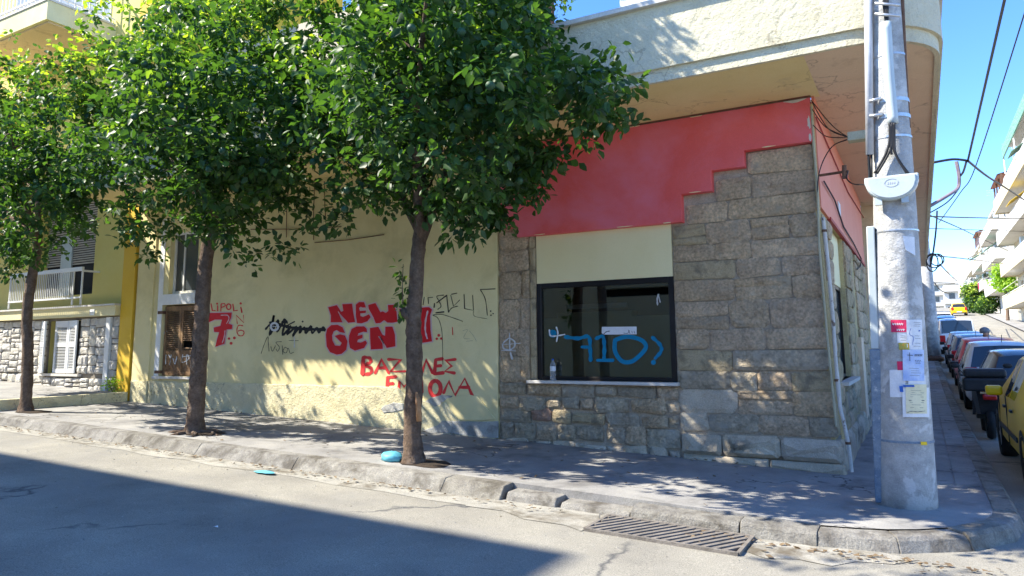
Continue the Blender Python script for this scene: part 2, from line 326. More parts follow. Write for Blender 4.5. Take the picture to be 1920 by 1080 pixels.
def stone(parent, x0, x1, z0, z1, yb, proud, m, gap=.008, ax='y', sgn=-1, rough=1., name='stone', xoff=None):
    """one masonry stone: irregular octagon, domed rough face; yb back plane, proud = thickness towards sgn"""
    x0 += gap; x1 -= gap; z0 += gap; z1 -= gap
    w, h = x1-x0, z1-z0; c = min(w, h)*random.uniform(.08, .2); j = min(.014, .08*min(w, h))*rough
    oc = [(x0+c, z0), (x1-c, z0), (x1, z0+c), (x1, z1-c), (x1-c, z1), (x0+c, z1), (x0, z1-c), (x0, z0+c)]
    oc = [(a+random.uniform(-j, j), b+random.uniform(-j, j)) for a, b in oc]; cx, cz = (x0+x1)/2, (z0+z1)/2
    inn = []
    for a, b in oc:
        ins = min(.05, .2*min(w, h)); dx = a-cx; dz = b-cz
        inn.append((cx+dx*(1-2*ins/max(w, .01)), cz+dz*(1-2*ins/max(h, .01)), proud*random.uniform(.75, 1.15)))
    m1 = (cx - w*.22 + random.uniform(-.05, .05)*w, cz+random.uniform(-.1, .1)*h, proud*random.uniform(.8, 1.3))
    m2 = (cx + w*.22 + random.uniform(-.05, .05)*w, cz+random.uniform(-.1, .1)*h, proud*random.uniform(.8, 1.3))
    V = [(a, yb, b) for a, b in oc] + [(a, yb+sgn*proud*.6, b) for a, b in oc] + [(a, yb+sgn*d, b) for a, b, d in inn] + [(m1[0], yb+sgn*m1[2], m1[1]), (m2[0], yb+sgn*m2[2], m2[1])]
    Fc = []
    for i in range(8):
        k = (i+1) % 8; Fc.append((i, k, k+8, i+8)); Fc.append((i+8, k+8, k+16, i+16))
    L, Rr = 24, 25
    for i in range(8):
        k = (i+1) % 8; ai = inn[i][0] > cx; ak = inn[k][0] > cx
        if ai and ak: Fc.append((i+16, k+16, Rr))
        elif not ai and not ak: Fc.append((i+16, k+16, L))
        else: Fc.append((i+16, k+16, Rr if ak else L)); Fc.append((i+16, Rr, L))
    if ax == 'x': V = [(y, x, z) for x, y, z in V]
    return fixn(obj(name, V, Fc, m, parent))
# ------------------------------------------------------------------ graffiti strokes, drawn as flat paint on a plane
lay = [0]
def stroke_px(pts, w, closed=False, sm=True):
    pts = [np.array(p, float) for p in pts]
    if closed: pts = pts + [pts[0]]
    c = [np.array(q) for q in (curve(pts, 5) if sm and len(pts) > 2 else pts)]
    n = len(c); L = []; Rr = []
    for i in range(n):
        a = c[(i-1) % (n-1)] if closed and i == 0 else c[max(i-1, 0)]; b = c[1] if closed and i == n-1 else c[min(i+1, n-1)]
        d = b-a; d = d/(np.hypot(*d)+1e-9); nn = np.array([-d[1], d[0]])
        ww = w*(.42 + .1*math.sin(i*1.7)) if not closed else w*.5
        L.append(c[i]+nn*ww); Rr.append(c[i]-nn*ww)
    vs = L+Rr; fs = [(i, i+1, n+i+1, n+i) for i in range(n-1)]
    if not closed:      # round-ish caps
        for e, s_ in ((0, -1), (n-1, 1)):
            d = (c[e]-c[e-1 if e else 1]); d = d/(np.hypot(*d)+1e-9); k = len(vs)
            nn = np.array([-d[1], d[0]])
            vs += [c[e]+d*w*.38+nn*w*.22, c[e]+d*w*.38-nn*w*.22]; fs.append((e, k, k+1, n+e) if np.dot(L[e]-c[e], nn) > 0 else (e, k+1, k, n+e))
    return vs, fs
def dot_px(x, y, r, n=12): return [np.array((x+r*math.cos(2*math.pi*k/n), y+r*math.sin(2*math.pi*k/n))) for k in range(n)], [tuple(range(n))]
def paint_on(name, shapes, m, parent, plane=(1, 0.), base=.003, zoom=None, label=None):
    V = []; Fc = []
    for vs, fs in shapes:
        lay[0] = (lay[0]+1) % 9; o = -(base+lay[0]*.00035); n = len(V)
        for v in vs:
            x, y = (zoom[0]+v[0]/zoom[2], zoom[1]+v[1]/zoom[2]) if zoom else v
            p = P(x, y, plane[0], plane[1]); V.append((p[0], plane[1]+o, p[2]) if plane[0] == 1 else (plane[1]-o, p[1], p[2]))
        Fc += [tuple(i+n for i in f) for f in fs]
    o = obj(name, V, Fc, m, parent)
    if label: o['label'] = label
    return o
# ================================================================== GROUND
def grid_sheet(name, m, xs, ys, dz, inside=None):
    V = []; Fc = []; ix = {}
    for i, x in enumerate(xs):
        for j, y in enumerate(ys): ix[i, j] = len(V); V.append((x, y, gz(x, y)+dz))
    for i in range(len(xs)-1):
        for j in range(len(ys)-1):
            if inside and not inside((xs[i]+xs[i+1])/2, (ys[j]+ys[j+1])/2): continue
            Fc.append((ix[i, j], ix[i+1, j], ix[i+1, j+1], ix[i, j+1]))
    return struct(obj(name, V, Fc, m))
SY = [a for a, _ in SP if 0 <= a < 1000]
grid_sheet('ground', 'ground', [-900, -60, 0, 900], [-900, -40] + SY + [900], -.17)
grid_sheet('road', 'asphalt', [-60, -20, 0, 1.2, 7.6, 60], [-8.8, -6, -2.3] + SY, -.13, lambda x, y: (y < -2.3 or 1.2 < x < 7.6))
grid_sheet('far_pavement', 'walk', [-60, 0, 9], [-14, -8.8], 0.0)
grid_sheet('pavement_across', 'walk', [7.6, 9.2, 60], SY, .0, lambda x, y: x < 9.2 or y < 0)
# front and side sidewalk, one sheet with a rounded corner
arc = [(1.30*math.sin(a), -1.35-1.30*math.cos(a)) for a in np.linspace(0, math.pi/2, 9)]
V = []; xs = [-13.6, -11, -9, -7, -5, -3.2, -1.6, 0]
for x in xs: V += [(x, -2.62, gz(x, -2)), (x, .3, gz(x, 0))]
Fc = [(2*i, 2*i+2, 2*i+3, 2*i+1) for i in range(len(xs)-1)]
b0 = len(V); fan = [(0, .3, 0)] + [(x, y, 0) for x, y in arc] + [(1.30, .3, 0)]
V += fan; Fc.append(tuple(range(b0, b0+len(fan))))
SYw = [.3] + [a for a in SY if a > 0]
b0 = len(V)
for y in SYw: V += [(-.4, y, gz(0, y)), (1.30, y, gz(0, y))]
Fc += [(b0+2*i, b0+2*i+1, b0+2*i+3, b0+2*i+2) for i in range(len(SYw)-1)]
n0 = len(V)
for x in xs: V += [(x, -2.62, gz(x, -2)), (x, -2.62, gz(x, -2)-.2)]
Fc += [(n0+2*i, n0+2*i+1, n0+2*i+3, n0+2*i+2) for i in range(len(xs)-1)]
sw = struct(obj('sidewalk', V, Fc, 'walk'))
def kerb(p, q, wi, ho, hi=.14, drop=0., nn=(0, -1), name='kerb_stone', foot=.12):
    """kerb block between p and q (inner top edge), wi wide, overhanging foot at the bottom"""
    V = []
    for (x, y), (nx, ny) in ((p, nn[0]), (q, nn[1])):
        z = gz(x, y); j = lambda: random.uniform(-.005, .005)
        V += [(x, y, z+.006-drop+j()*.4), (x+nx*(wi-.03), y+ny*(wi-.03), z-drop+j()), (x+nx*wi, y+ny*wi, z-.03-drop+j()), (x+nx*(wi+foot), y+ny*(wi+foot), z-.2), (x, y, z-.2)]
    # shrink slightly to open the joint
    a, b = np.array(V[:5]), np.array(V[5:]); d = (b-a); ln = np.linalg.norm(d, axis=1)[:, None]; a = a+d/ln*.0015; b = b-d/ln*.0015
    mid = [(a+(b-a)*t + np.array([[0, 0, random.uniform(-.008, .008)] if k in (1, 2) else [random.uniform(-.008, .008)*0, 0, 0] for k in range(5)])) for t in (.33, .66)]
    rows = [a, *mid, b]; V = [tuple(v) for r in rows for v in r]; Fc = [(0, 1, 2, 3, 4), (19, 18, 17, 16, 15)]
    for r in range(3):
        for k in range(5): Fc.append((5*r+k, 5*r+(k+1) % 5, 5*r+5+(k+1) % 5, 5*r+5+k))
    o = obj(name, V, Fc, 'kerb', sw); bev(o, .009, 2); return o
x = -40.
while x < -3.0:
    l = min(random.uniform(1.6, 2.6), -2.95-x) if x > -6.5 else random.uniform(1.6, 2.6)
    kerb((x, -2.62), (x+l, -2.62), .22, 0, nn=((0, -1), (0, -1)), foot=.14 if x > -13 else .05); x += l
for a, b, dr in ((-2.9, -2.35, .05), (-2.3, -1.6, .075), (-1.59, -.62, .03), (-.61, .0, .012)):
    kerb((a, -2.62), (b, -2.62), .24, 0, drop=dr, nn=((0, -1), (0, -1)), foot=.05)
for k in range(0, 8, 2):
    (x0, y0), (x1, y1) = arc[k], arc[k+2]
    n0 = (math.sin(k*math.pi/16), -math.cos(k*math.pi/16)); n1 = (math.sin((k+2)*math.pi/16), -math.cos((k+2)*math.pi/16))
    kerb((x0, y0), (x1, y1), .2, 0, drop=random.uniform(0, .02), nn=(n0, n1), foot=.06)
y = -1.35
while y < 60:
    l = random.uniform(.95, 1.1); kerb((1.30, y), (1.30, y+l), .2, 0, nn=((1, 0), (1, 0)), foot=.02); y += l
# side sidewalk slabs, scored joints
y = -.2; i = 0
while y < 22:
    l = random.uniform(.7, .95)
    for a, b in ((.02, .62), (.63, 1.04), (1.05, 1.28)):
        if y < 1.5 and a < .1: continue
        mb = MB(); t0 = random.uniform(.006, .011)
        V = [(xx, yy, gz(0, yy)+h) for h in (-.02, t0) for xx, yy in ((a+.006, y+.008), (b-.006, y+.008), (b-.006, y+l-.008), (a+.006, y+l-.008))]
        mb.add(V, [(0, 3, 2, 1), (4, 5, 6, 7), (0, 1, 5, 4), (1, 2, 6, 5), (2, 3, 7, 6), (3, 0, 4, 7)]).out('paving_slab', 'walk', sw)
    y += l
# gutter strips along the kerb
V = []; Fc = []
xs = np.linspace(-24, -2.9, 34)
for i, x in enumerate(xs): V += [(x, -2.96, gz(x, 0)-.126), (x, -3.22-random.uniform(0, .1), gz(x, 0)-.1265)]
Fc = [(2*i, 2*i+1, 2*i+3, 2*i+2) for i in range(len(xs)-1)]
struct(obj('gutter', V, Fc, 'gutter'))
V = [(-3.0, -2.84, 0), (-3.25, -3.1, 0), (-3.1, -3.3, 0), (-2.7, -3.26, 0), (-2.4, -3.42, 0), (-2.0, -3.4, 0), (-1.8, -3.5, 0), (-1.75, -3.2, 0), (-1.9, -2.86, 0)]
V = [(x, y, gz(x, y)-.1245) for x, y, _ in V]; struct(obj('gutter', V, [tuple(range(9))], 'gutter'))  # pale patch puts a sunlit spot, with its debris, into the colour
V = [(-.45, -2.88), (-.5, -3.3), (-.3, -3.42), (-.1, -3.3), (.15, -3.36), (.3, -3.15), (.55, -3.1), (.7, -2.9), (.45, -2.8)]; V = [(x, y, gz(x, y)-.1255) for x, y in V]; struct(obj('gutter', V, [tuple(range(9))], 'gutter'))
# drain grate with slanting bars
c = [GR(1105, 985, -.12), GR(1150, 962, -.12), GR(1372, 1003, -.12), GR(1345, 1035, -.12)]
gr = thing('storm_drain_grate', 'long cast iron drain grate with slanting bars in the gutter below the kerb', 'drain grate', (-1.2, -3.2, gz(-1.2, -3.2)-.13))
x0, x1, y0, y1 = -1.78, -.5, -3.46, -2.90
zf = lambda x: gz(x, -3)-.118
obj('pit', [(x0, y0, zf(x0)-.012), (x1, y0, zf(x1)-.012), (x1, y1, zf(x1)-.012), (x0, y1, zf(x0)-.012)], [(0, 1, 2, 3)], 'dark', gr)
mb = MB()
for a, b in (((x0, y0), (x1, y0)), ((x0, y1), (x1, y1)), ((x0, y0), (x0, y1)), ((x1, y0), (x1, y1))): mb.bar((a[0], a[1], zf(a[0])), (b[0], b[1], zf(b[0])), .03, .03)
mb.out('frame', 'grate', gr)
for k in range(-3, 15):
    xr = x0+.02+k*.082; xa = max(xr, x0+.015); xb = min(xr+.28, x1-.01); ta = (xa-xr)/.28; tt = (xb-xr)/.28
    if tt-ta < .08: continue
    MB().bar((xa, y0+.02+(y1-y0-.04)*ta, zf(xa)+.003), (xb, y0+.02+(y1-y0-.04)*tt, zf(xb)+.003), .04, .022).out('grate_bar', 'grate', gr)
# tree pits, leaf litter
def patch(name, cx, cy, rx, ry, h, m, parent=None, n=16, seed=0, z=None, dz=0):
    rr = random.Random(seed); base = gz(cx, cy) if z is None else z
    ring = [(cx+rx*math.cos(2*math.pi*k/n)*rr.uniform(.8, 1.15), cy+ry*math.sin(2*math.pi*k/n)*rr.uniform(.8, 1.15)) for k in range(n)]
    V = [(x, y, (gz(x, y) if z is None else z)+.005+dz) for x, y in ring] + [(cx+(x-cx)*.5, cy+(y-cy)*.5, base+h+dz) for x, y in ring] + [(cx, cy, base+h*1.1+dz)]
    Fc = [(k, (k+1) % n, n+(k+1) % n, n+k) for k in range(n)] + [(n+k, n+(k+1) % n, 2*n) for k in range(n)]
    return obj(name, V, Fc, m, parent, smooth=True)
TREES = {3: (-4.477, -2.317), 2: (-8.532, -2.229), 1: (-13.045, -2.268)}
for k, (x, y) in TREES.items(): struct(patch('tree_pit', x+.12, y+.06, .36, .26, .02, 'soil', seed=k))
V = []; Fc = []; lr = random.Random(5)
for k in range(520):
    if k < 260: x = lr.uniform(-13, -2.2); y = -3.0-abs(lr.gauss(0, .08)); z = gz(x, y)-.112
    elif k < 400: x = lr.uniform(-12.5, -.5); y = lr.uniform(-2.6, -.05) if k % 3 else -.06; z = gz(x, y)+.008
    else: x = lr.uniform(-1.0, 1.3); y = -2.95-abs(lr.gauss(0, .12)); z = gz(x, y)-.12
    s = lr.uniform(.012, .035); a = lr.uniform(0, 6.28); n = len(V)
    V += [(x+s*math.cos(a+q), y+s*.6*math.sin(a+q), z+lr.uniform(0, .02)) for q in (0, 1.6, 3.1, 4.7)]; Fc.append((n, n+1, n+2, n+3))
obj('leaf_litter', V, Fc, 'dryleaf', label='small dry leaves and crumbs scattered along the kerb and pavement', cat='leaf litter', kind='stuff')
V = []; Fc = []
for k in range(700):
    x = lr.uniform(-10, 3.5); y = lr.uniform(-6.5, -3.1) if k % 2 else -3.05-abs(lr.gauss(0, .35)); z = gz(x, y)-.13
    s = lr.uniform(.004, .014); h = s*lr.uniform(.4, .9); a = lr.uniform(0, 6.28); n = len(V)
    V += [(x+s*math.cos(a+q), y+s*math.sin(a+q), z) for q in (0, 1.6, 3.1, 4.7)]+[(x, y, z+h)]; Fc += [(n, n+1, n+4), (n+1, n+2, n+4), (n+2, n+3, n+4), (n+3, n, n+4)]
obj('road_grit', V, Fc, 'gutter', label='fine pale grit and pebbles strewn over the asphalt and gutter', cat='grit', kind='stuff')
# bag, lid, scraps
def blob(name, c, rx, ry, rz, m, seed, parent=None, lump=.2, nu=14, nv=8, flat=True, **tg):
    rr = random.Random(seed); V = []; Fc = []
    for j in range(nv+1):
        th = math.pi*j/nv
        for i in range(nu):
            a = 2*math.pi*i/nu; k = 1+lump*(rr.random()-.5); z = math.cos(th)*rz*k
            if flat and z < -rz*.55: z = -rz*.55
            V.append((c[0]+rx*math.sin(th)*math.cos(a)*k, c[1]+ry*math.sin(th)*math.sin(a)*k, c[2]+z))
    for j in range(nv):
        for i in range(nu): Fc.append((j*nu+i, j*nu+(i+1) % nu, (j+1)*nu+(i+1) % nu, (j+1)*nu+i))
    o = obj(name, V, Fc, m, parent, smooth=True, **tg); fixn(o); return o
p = GR(727, 866); blob('plastic_bag', (p[0], p[1]+.08, p[2]+.04), .15, .10, .07, 'bluebag', 3, lump=.34, label='crumpled light blue plastic bag lying beside the nearest tree trunk', cat='bag')
p = GR(497, 887, -.12); o = patch('crushed_lid', p[0], p[1], .17, .06, .02, 'bluebag', seed=4, z=gz(p[0], p[1])-.115); tag(o, 'flattened blue plastic sheet lying in the gutter under the kerb', 'litter')
for px, py, s, lb in ((403, 989, .035, 'small white paper scrap on the shaded asphalt'), (1865, 1018, .06, 'torn white paper scrap on the road by the rounded kerb corner')):
    p = GR(px, py, -.12); z = gz(p[0], p[1])-.118
    o = obj('paper_scrap', [(p[0]-s, p[1], z), (p[0]+s*.2, p[1]-s*.4, z+.01), (p[0]+s, p[1]+s*.1, z+.002), (p[0]+s*.3, p[1]+s*.6, z+.012), (p[0]-s*.5, p[1]+s*.4, z+.004)], [(0, 1, 2, 3, 4)], 'paper'); tag(o, lb, 'litter')

# ================================================================== CORNER BUILDING
CB = thing('corner_building', 'single storey corner building with red band, stone piers, graffiti wall and rounded roof overhang', 'building', (0, 0, 0))
ZS = 4.55
wall('plaster_wall', 'plaster', CB, -12.95, -4.68, .0, ZS, 0, .3, holes=[(-12.65, -11.55, .97, 2.40), (-12.5, -11.62, 2.62, 3.9)])
# plinth with a broken upper edge
poly = [(-12.93, 0)]; xs = np.linspace(-12.93, -4.9, 40)
top = [(x, .87+random.uniform(-.012, .012) - (.0 if x < -6.6 else .0)) for x in xs if x < -6.5] + [(-6.45, .80), (-6.2, .62), (-6.05, .68), (-5.8, .58), (-5.6, .66), (-5.45, .48), (-5.3, .36), (-4.95, .34)]
poly = [(-12.93, .0)] + [(x, z) for x, z in top if not (-12.62 < x < -11.6) or z < .9] + [(-4.72, .33), (-4.72, 0)]
poly = [(x, min(z, .87)) for x, z in poly]
bev(MB().prism(poly, -.035, .01).out('plinth', 'plinth', CB), .012, 2)
# grey cement repair patches low on the plaster
zz = (480, 560, 3.6)
for pts, m_, off in (([(1130, 700), (1180, 670), (1255, 650), (1330, 655), (1300, 690), (1255, 700), (1240, 760), (1240, 850), (1130, 880)], 'cement', -.012),
                     ([(1262, 700), (1300, 670), (1430, 645), (1500, 660), (1612, 800), (1618, 815), (1530, 822), (1260, 815), (1240, 760)], 'plaster', -.022),
                     ([(1130, 890), (1240, 850), (1262, 822), (1530, 830), (1640, 826), (1640, 940), (1550, 935), (1260, 905), (1135, 905)], 'cement', -.04),
                     ([(852, 740), (880, 720), (940, 700), (1005, 705), (1003, 750), (930, 765), (870, 770)], 'cement', -.043)):
    pp = [P(zz[0]+a/zz[2], zz[1]+b/zz[2], 1, 0) for a, b in pts]
    bev(MB().prism([(q[0], max(q[2], .0)) for q in pp], off, .0).out('repair_patch', m_, CB), .008, 2)
# left pilaster and its base
MB().box(-13.5, -12.95, -.03, .3, .87, ZS).out('pilaster', 'plaster', CB)
bev(MB().box(-13.48, -12.945, -.06, .3, .0, .868).out('pilaster_base', 'plinth', CB), .012, 2)
MB().box(-12.80, -12.66, -.012, .05, .9, 4.2).out('white_strip', 'white', CB)
MB().box(-12.66, -11.4, -.012, .12, 2.402, 2.618).out('lintel', 'white', CB)
MB().box(-12.78, -11.4, -.07, .14, .92, .968).out('window_sill', 'marble', CB)
# brown louvred shutters
sh = MB().box(-12.65, -11.55, .27, .29, .972, 2.398).out('shutter_backing', 'dark', CB)
for k, (a, b) in enumerate(((-12.62, -12.11), (-12.10, -11.58))):
    mb = MB(); y0, y1 = .05, .09
    for q in ((a, a+.06, .985, 2.37), (b-.06, b, .985, 2.37), (a+.06, b-.06, .985, 1.06), (a+.06, b-.06, 1.40, 1.48), (a+.06, b-.06, 2.28, 2.37)): mb.box(q[0], q[1], y0, y1, q[2], q[3])
    lf = mb.out('shutter_leaf', 'wood', CB); MB().box(a+.06, b-.06, .065, .08, 1.06, 1.40).out('lower_panel', 'wood', lf)
    z = 1.5
    while z < 2.27:
        if not (k == 1 and 1.5 < z < 1.64):
            MB().add([(a+.06, .055, z), (b-.06, .055, z), (b-.06, .055, z+.008), (a+.06, .055, z+.008), (a+.06, .085, z+.03), (b-.06, .085, z+.03), (b-.06, .085, z+.038), (a+.06, .085, z+.038)],
                     [(0, 1, 2, 3), (7, 6, 5, 4), (0, 4, 5, 1), (3, 2, 6, 7), (0, 3, 7, 4), (1, 5, 6, 2)]).out('slat', 'wood', lf)
        z += .042
for z in (1.02, 2.22): MB().box(-12.76, -12.6, -.03, .06, z, z+.06).out('hinge', 'rust', CB)
z2 = (200, 380, 2.842)
paint_on('graffiti_tag', [stroke_px([(315, 860), (320, 800), (340, 830), (335, 865), (345, 810)], 5), stroke_px([(355, 830), (365, 860), (375, 820)], 5), stroke_px([(410, 800), (400, 850), (440, 830), (420, 790)], 5), stroke_px([(400, 822), (450, 815)], 5), stroke_px([(425, 790), (428, 860)], 5), stroke_px([(300, 720), (308, 690), (322, 685)], 6)], 'whitespray', CB, (1, .063), zoom=z2, base=.004, label='white scribbled tag on the brown shutters')
# transom window over the shutters
wf = MB(); 
for q in ((-12.5, -12.44, 2.62, 3.9), (-11.68, -11.62, 2.62, 3.9), (-12.44, -11.68, 2.62, 2.68), (-12.44, -11.68, 3.84, 3.9), (-12.2, -12.16, 2.68, 3.84)): wf.box(q[0], q[1], .1, .15, q[2], q[3])
wo = wf.out('transom_window', 'whitemetal', CB); MB().box(-12.44, -11.68, .12, .128, 2.68, 3.84).out('pane', 'farglass', wo)
# -------- stone part: mortar backing wall with window opening
wall('backing_wall', 'mortar', CB, -4.68, -.16, 0, 4.5, .05, .35, holes=[(-4.03, -1.97, .98, 3.115)])
MB().box(-.16, -.14+.02, .05, .35, 0, 4.5).out('corner_core', 'yellowmortar', CB)
# red band, stepped, standing proud of the stone
ZB = 3.115
redpoly = [(-4.66, ZS+.01), (-4.66, 3.27), (-4.29, 3.27), (-4.29, ZB), (-1.83, ZB), (-1.79, ZB), (-1.79, 3.486), (-1.378, 3.486), (-1.378, 3.755), (-.951, 3.755), (-.951, 3.965), (-.135, 3.965), (-.135, ZS+.01)]
bev(MB().prism(redpoly, -.075, .06).out('red_band', 'red', CB), .006, 2)
cr_ = random.Random(12)
for xc, zc, sx, sz in ((-.3, ZS-.035, .16, .03), (-1.55, ZS-.03, .12, .015), (-2.4, ZS-.03, .09, .012), (-3.1, ZS-.035, .1, .014), (-.16, 4.2, .02, .09), (-.155, 4.02, .018, .05), (-.65, 3.972, .1, .006), (-1.6, 3.493, .08, .006), (-2.6, 3.122, .16, .006), (-2.0, 3.12, .07, .008), (-3.9, 3.122, .1, .006)):
    pts_ = [(xc+sx*math.cos(a)*cr_.uniform(.6, 1.1), min(ZS-.008, zc+sz*math.sin(a)*cr_.uniform(.5, 1.2))) for a in np.linspace(0, 2*math.pi, 11)[:-1]]
    MB().prism(pts_, -.078, -.07).out('paint_chip', 'marble' if xc > -.5 else 'cream', CB)
MB().prism([(-4.66, ZS-.03), (-.12, ZS-.03), (-.12, ZS-.006), (-4.66, ZS-.006)], -.082, -.07).out('ragged_joint', 'rust', CB)
# cream panel over the window
MB().box(-4.02, -1.975, .025, .3, 2.41, 3.118).out('cream_panel', 'cream', CB)
# window: frame, glass, board, dark room
fr = MB()
for q in ((-4.03, -3.955, 1.02, 2.41), (-2.045, -1.97, 1.02, 2.41), (-3.955, -2.045, 1.02, 1.07), (-3.955, -2.045, 2.335, 2.41)): fr.box(q[0], q[1], .03, .12, q[2], q[3])
wn = bev(fr.out('shop_window', 'frame', CB), .006)
MB().box(-3.955, -2.045, .07, .078, 1.07, 2.335).out('pane', 'pane', wn)
bd = MB().box(-3.95, -2.05, .10, .12, 1.075, 1.90).out('backing_board', 'board', CB)
MB().box(-4.0, -2.0, 1.2, 1.24, .9, 2.6).out('interior_wall', 'dark', CB)
mb = MB(); mb.box(-4.03, -4.0, .121, 1.2, .98, 2.5); mb.box(-2.0, -1.97, .121, 1.2, .98, 2.5); mb.box(-4.0, -2.0, .121, 1.2, .94, .98); mb.box(-4.0, -2.0, .35, 1.2, 2.45, 2.5); mb.out('interior_box', 'dark', CB)
MB().box(-3.8, -2.85, .6, .63, 2.05, 2.12).out('interior_shelf', 'greywall', CB); MB().box(-3.95, -2.75, .55, .75, 1.62, 2.0).out('interior_counter', 'board', CB)
bev(MB().box(-4.15, -1.935, -.10, .06, .972, 1.014).out('window_sill', 'marble', CB), .004)
wz = (940, 480, 4.153); WY = .066
paint_on('graffiti_number', [dot_px(400, 605, 32), stroke_px([(500, 630), (600, 642), (680, 628), (692, 720), (696, 812)], 34), stroke_px([(628, 708), (672, 710)], 26), stroke_px([(740, 642), (790, 628), (802, 700), (800, 790)], 34), stroke_px([(748, 812), (870, 812)], 28),
         stroke_px([(885, 655), (980, 628), (1090, 655), (1125, 715), (1050, 800), (990, 828), (930, 812), (885, 740)], 34, closed=True), stroke_px([(1178, 635), (1235, 690), (1245, 740), (1200, 795)], 32), dot_px(1185, 828, 20)], 'teal', CB, (1, WY), zoom=wz, base=.0, label='teal spray painted 710 with question mark on the shop window')
paint_on('window_tape', [stroke_px([(375, 575), (385, 620), (435, 622), (495, 610)], 12), stroke_px([(430, 555), (442, 600), (432, 665)], 13)], 'white', CB, (1, WY), zoom=wz, base=.005)
paint_on('window_sticker', [([(785, 552), (1055, 550), (1056, 610), (800, 612), (783, 600)], [(0, 1, 2, 3, 4)])], 'paper', CB, (1, WY), zoom=wz, base=.006)
paint_on('sticker_writing', [stroke_px([(800, 608), (820, 590), (845, 585)], 7), stroke_px([(955, 600), (985, 602), (1000, 580)], 5), stroke_px([(990, 575), (1005, 605)], 4), stroke_px([(1018, 585), (1022, 600)], 4), stroke_px([(1036, 585), (1042, 602)], 4)], 'ink', CB, (1, WY), zoom=wz, base=.011)
paint_on('window_tape', [stroke_px([(1225, 300), (1215, 335), (1218, 380)], 14), stroke_px([(1225, 305), (1238, 360)], 10)], 'greywall', CB, (1, WY), zoom=wz, base=.005)
# -------- stones of the corner pier in courses
def edge(z): return -.135 + .09*max(0, min(1, (1.9-z)/1.9))**1.5 + (.03 if z < .4 else 0)
courses = [(.40, .64), (.64, .93), (.93, 1.17), (1.17, 1.43), (1.43, 1.70), (1.70, 2.06), (2.06, 2.34), (2.34, 2.58), (2.58, 2.81), (2.81, 3.09), (3.09, 3.36), (3.36, 3.65), (3.65, 3.955)]
rs = random.Random(21)
for i, (a, b) in enumerate(courses):
    def lft(z): return -1.955 if z < 3.05 else (-1.77 if z < 3.45 else (-1.36 if z < 3.7 else -.935))
    L0 = lft((a+b)/2); xr = edge((a+b)/2); sag = .0
    xs = [L0]; x = L0
    while x < xr-.35:
        w = rs.uniform(.38, .85) if b > 1.2 else rs.uniform(.3, .75)
        if xr-(x+w) < .3: break
        x += w; xs.append(x)
    xs.append(xr); 
    for k in range(len(xs)-1):
        m_ = 'stone' if a > 1.3 else rs.choice(['stonelight', 'stonelight', 'stone', 'basestone'])
        if k == 0 and i in (9,): m_ = 'stoneyel'
        if k == 0 and i in (3, 7): m_ = 'stoneyel'
        if i == 2 and k == len(xs)-2: m_ = 'stoneyel'
        o0 = rs.uniform(-.012, .012); o1 = rs.uniform(-.012, .012)
        if (b-a) > .26 and rs.random() < .25 and k < len(xs)-2:       # two thin stones
            zm = a+(b-a)*rs.uniform(.35, .65)
            stone(CB, xs[k], xs[k+1], a+o0*.3, zm, .05, rs.uniform(.03, .05), m_, gap=.003); stone(CB, xs[k], xs[k+1], zm, b+o1*.3, .05, rs.uniform(.03, .05), m_, gap=.003)
        else: stone(CB, xs[k], xs[k+1], a, b, .05, rs.uniform(.03, .055), m_, gap=.004)
# base blocks
for a, b, c, d in ((-1.93, -1.42, .12, .375), (-1.42, -.72, .12, .39), (-.72, -.02, .12, .385), (-1.93, -.86, -.02, .12), (-.86, .0, -.06, .12)):
    stone(CB, a, b, c, d, .05, .11, 'basestone', gap=.006, rough=.5)
# left pier, mostly rendered brown stone
for a, b in ((.98, 1.36), (1.36, 1.75), (1.75, 2.2), (2.2, 2.62), (2.62, 2.95), (2.95, 3.265)):
    c = -4.66; 
    if rs.random() < .6: m1 = rs.uniform(-4.4, -4.25); stone(CB, c, m1, a, b, .05, .05, 'stone', gap=.002, rough=.6); stone(CB, m1, -4.14, a, b, .05, .052, 'stone', gap=.002, rough=.6)
    else: stone(CB, c, -4.14, a, b, .05, .05, 'stone', gap=.002, rough=.6)
    stone(CB, -4.14, -4.035, a, b, .05, .045, 'stoneyel', gap=.002, rough=.5)
# rubble under the window
rows = [(.0, .17), (.17, .42), (.42, .60), (.60, .79), (.79, .97)]
for i, (a, b) in enumerate(rows):
    x = -4.66
    while x < -1.98:
        w = rs.uniform(.2, .55); x1 = min(x+w, -1.955)
        if -1.955-x1 < .12: x1 = -1.955
        m_ = rs.choice(['stonelight', 'stonelight', 'stone', 'stoneyel', 'stone']); 
        if i == 2 and -4.2 < x < -3.9 or i == 3 and -4.3 < x < -3.95: m_ = 'stonered'
        if i == 0: m_ = 'basestone'
        d0 = rs.uniform(-.02, .02); d1 = rs.uniform(-.02, .02)
        stone(CB, x, x1, a+d0*(i > 0), min(b+d1, .968), .05, rs.uniform(.035, .07), m_, gap=rs.uniform(.006, .014), rough=1.6); x = x1
paint_on('graffiti_mark', [stroke_px([(60, 640), (100, 660), (105, 700), (70, 730), (20, 720), (15, 680)], 9, closed=True), stroke_px([(65, 600), (68, 740)], 9), stroke_px([(72, 755), (85, 800)], 16), stroke_px([(5, 690), (150, 680)], 5), stroke_px([(0, 735), (110, 738)], 6)], 'whitespray', CB, (1, -.03), zoom=wz, base=.003, label='white circled cross mark sprayed on the left stone pier')
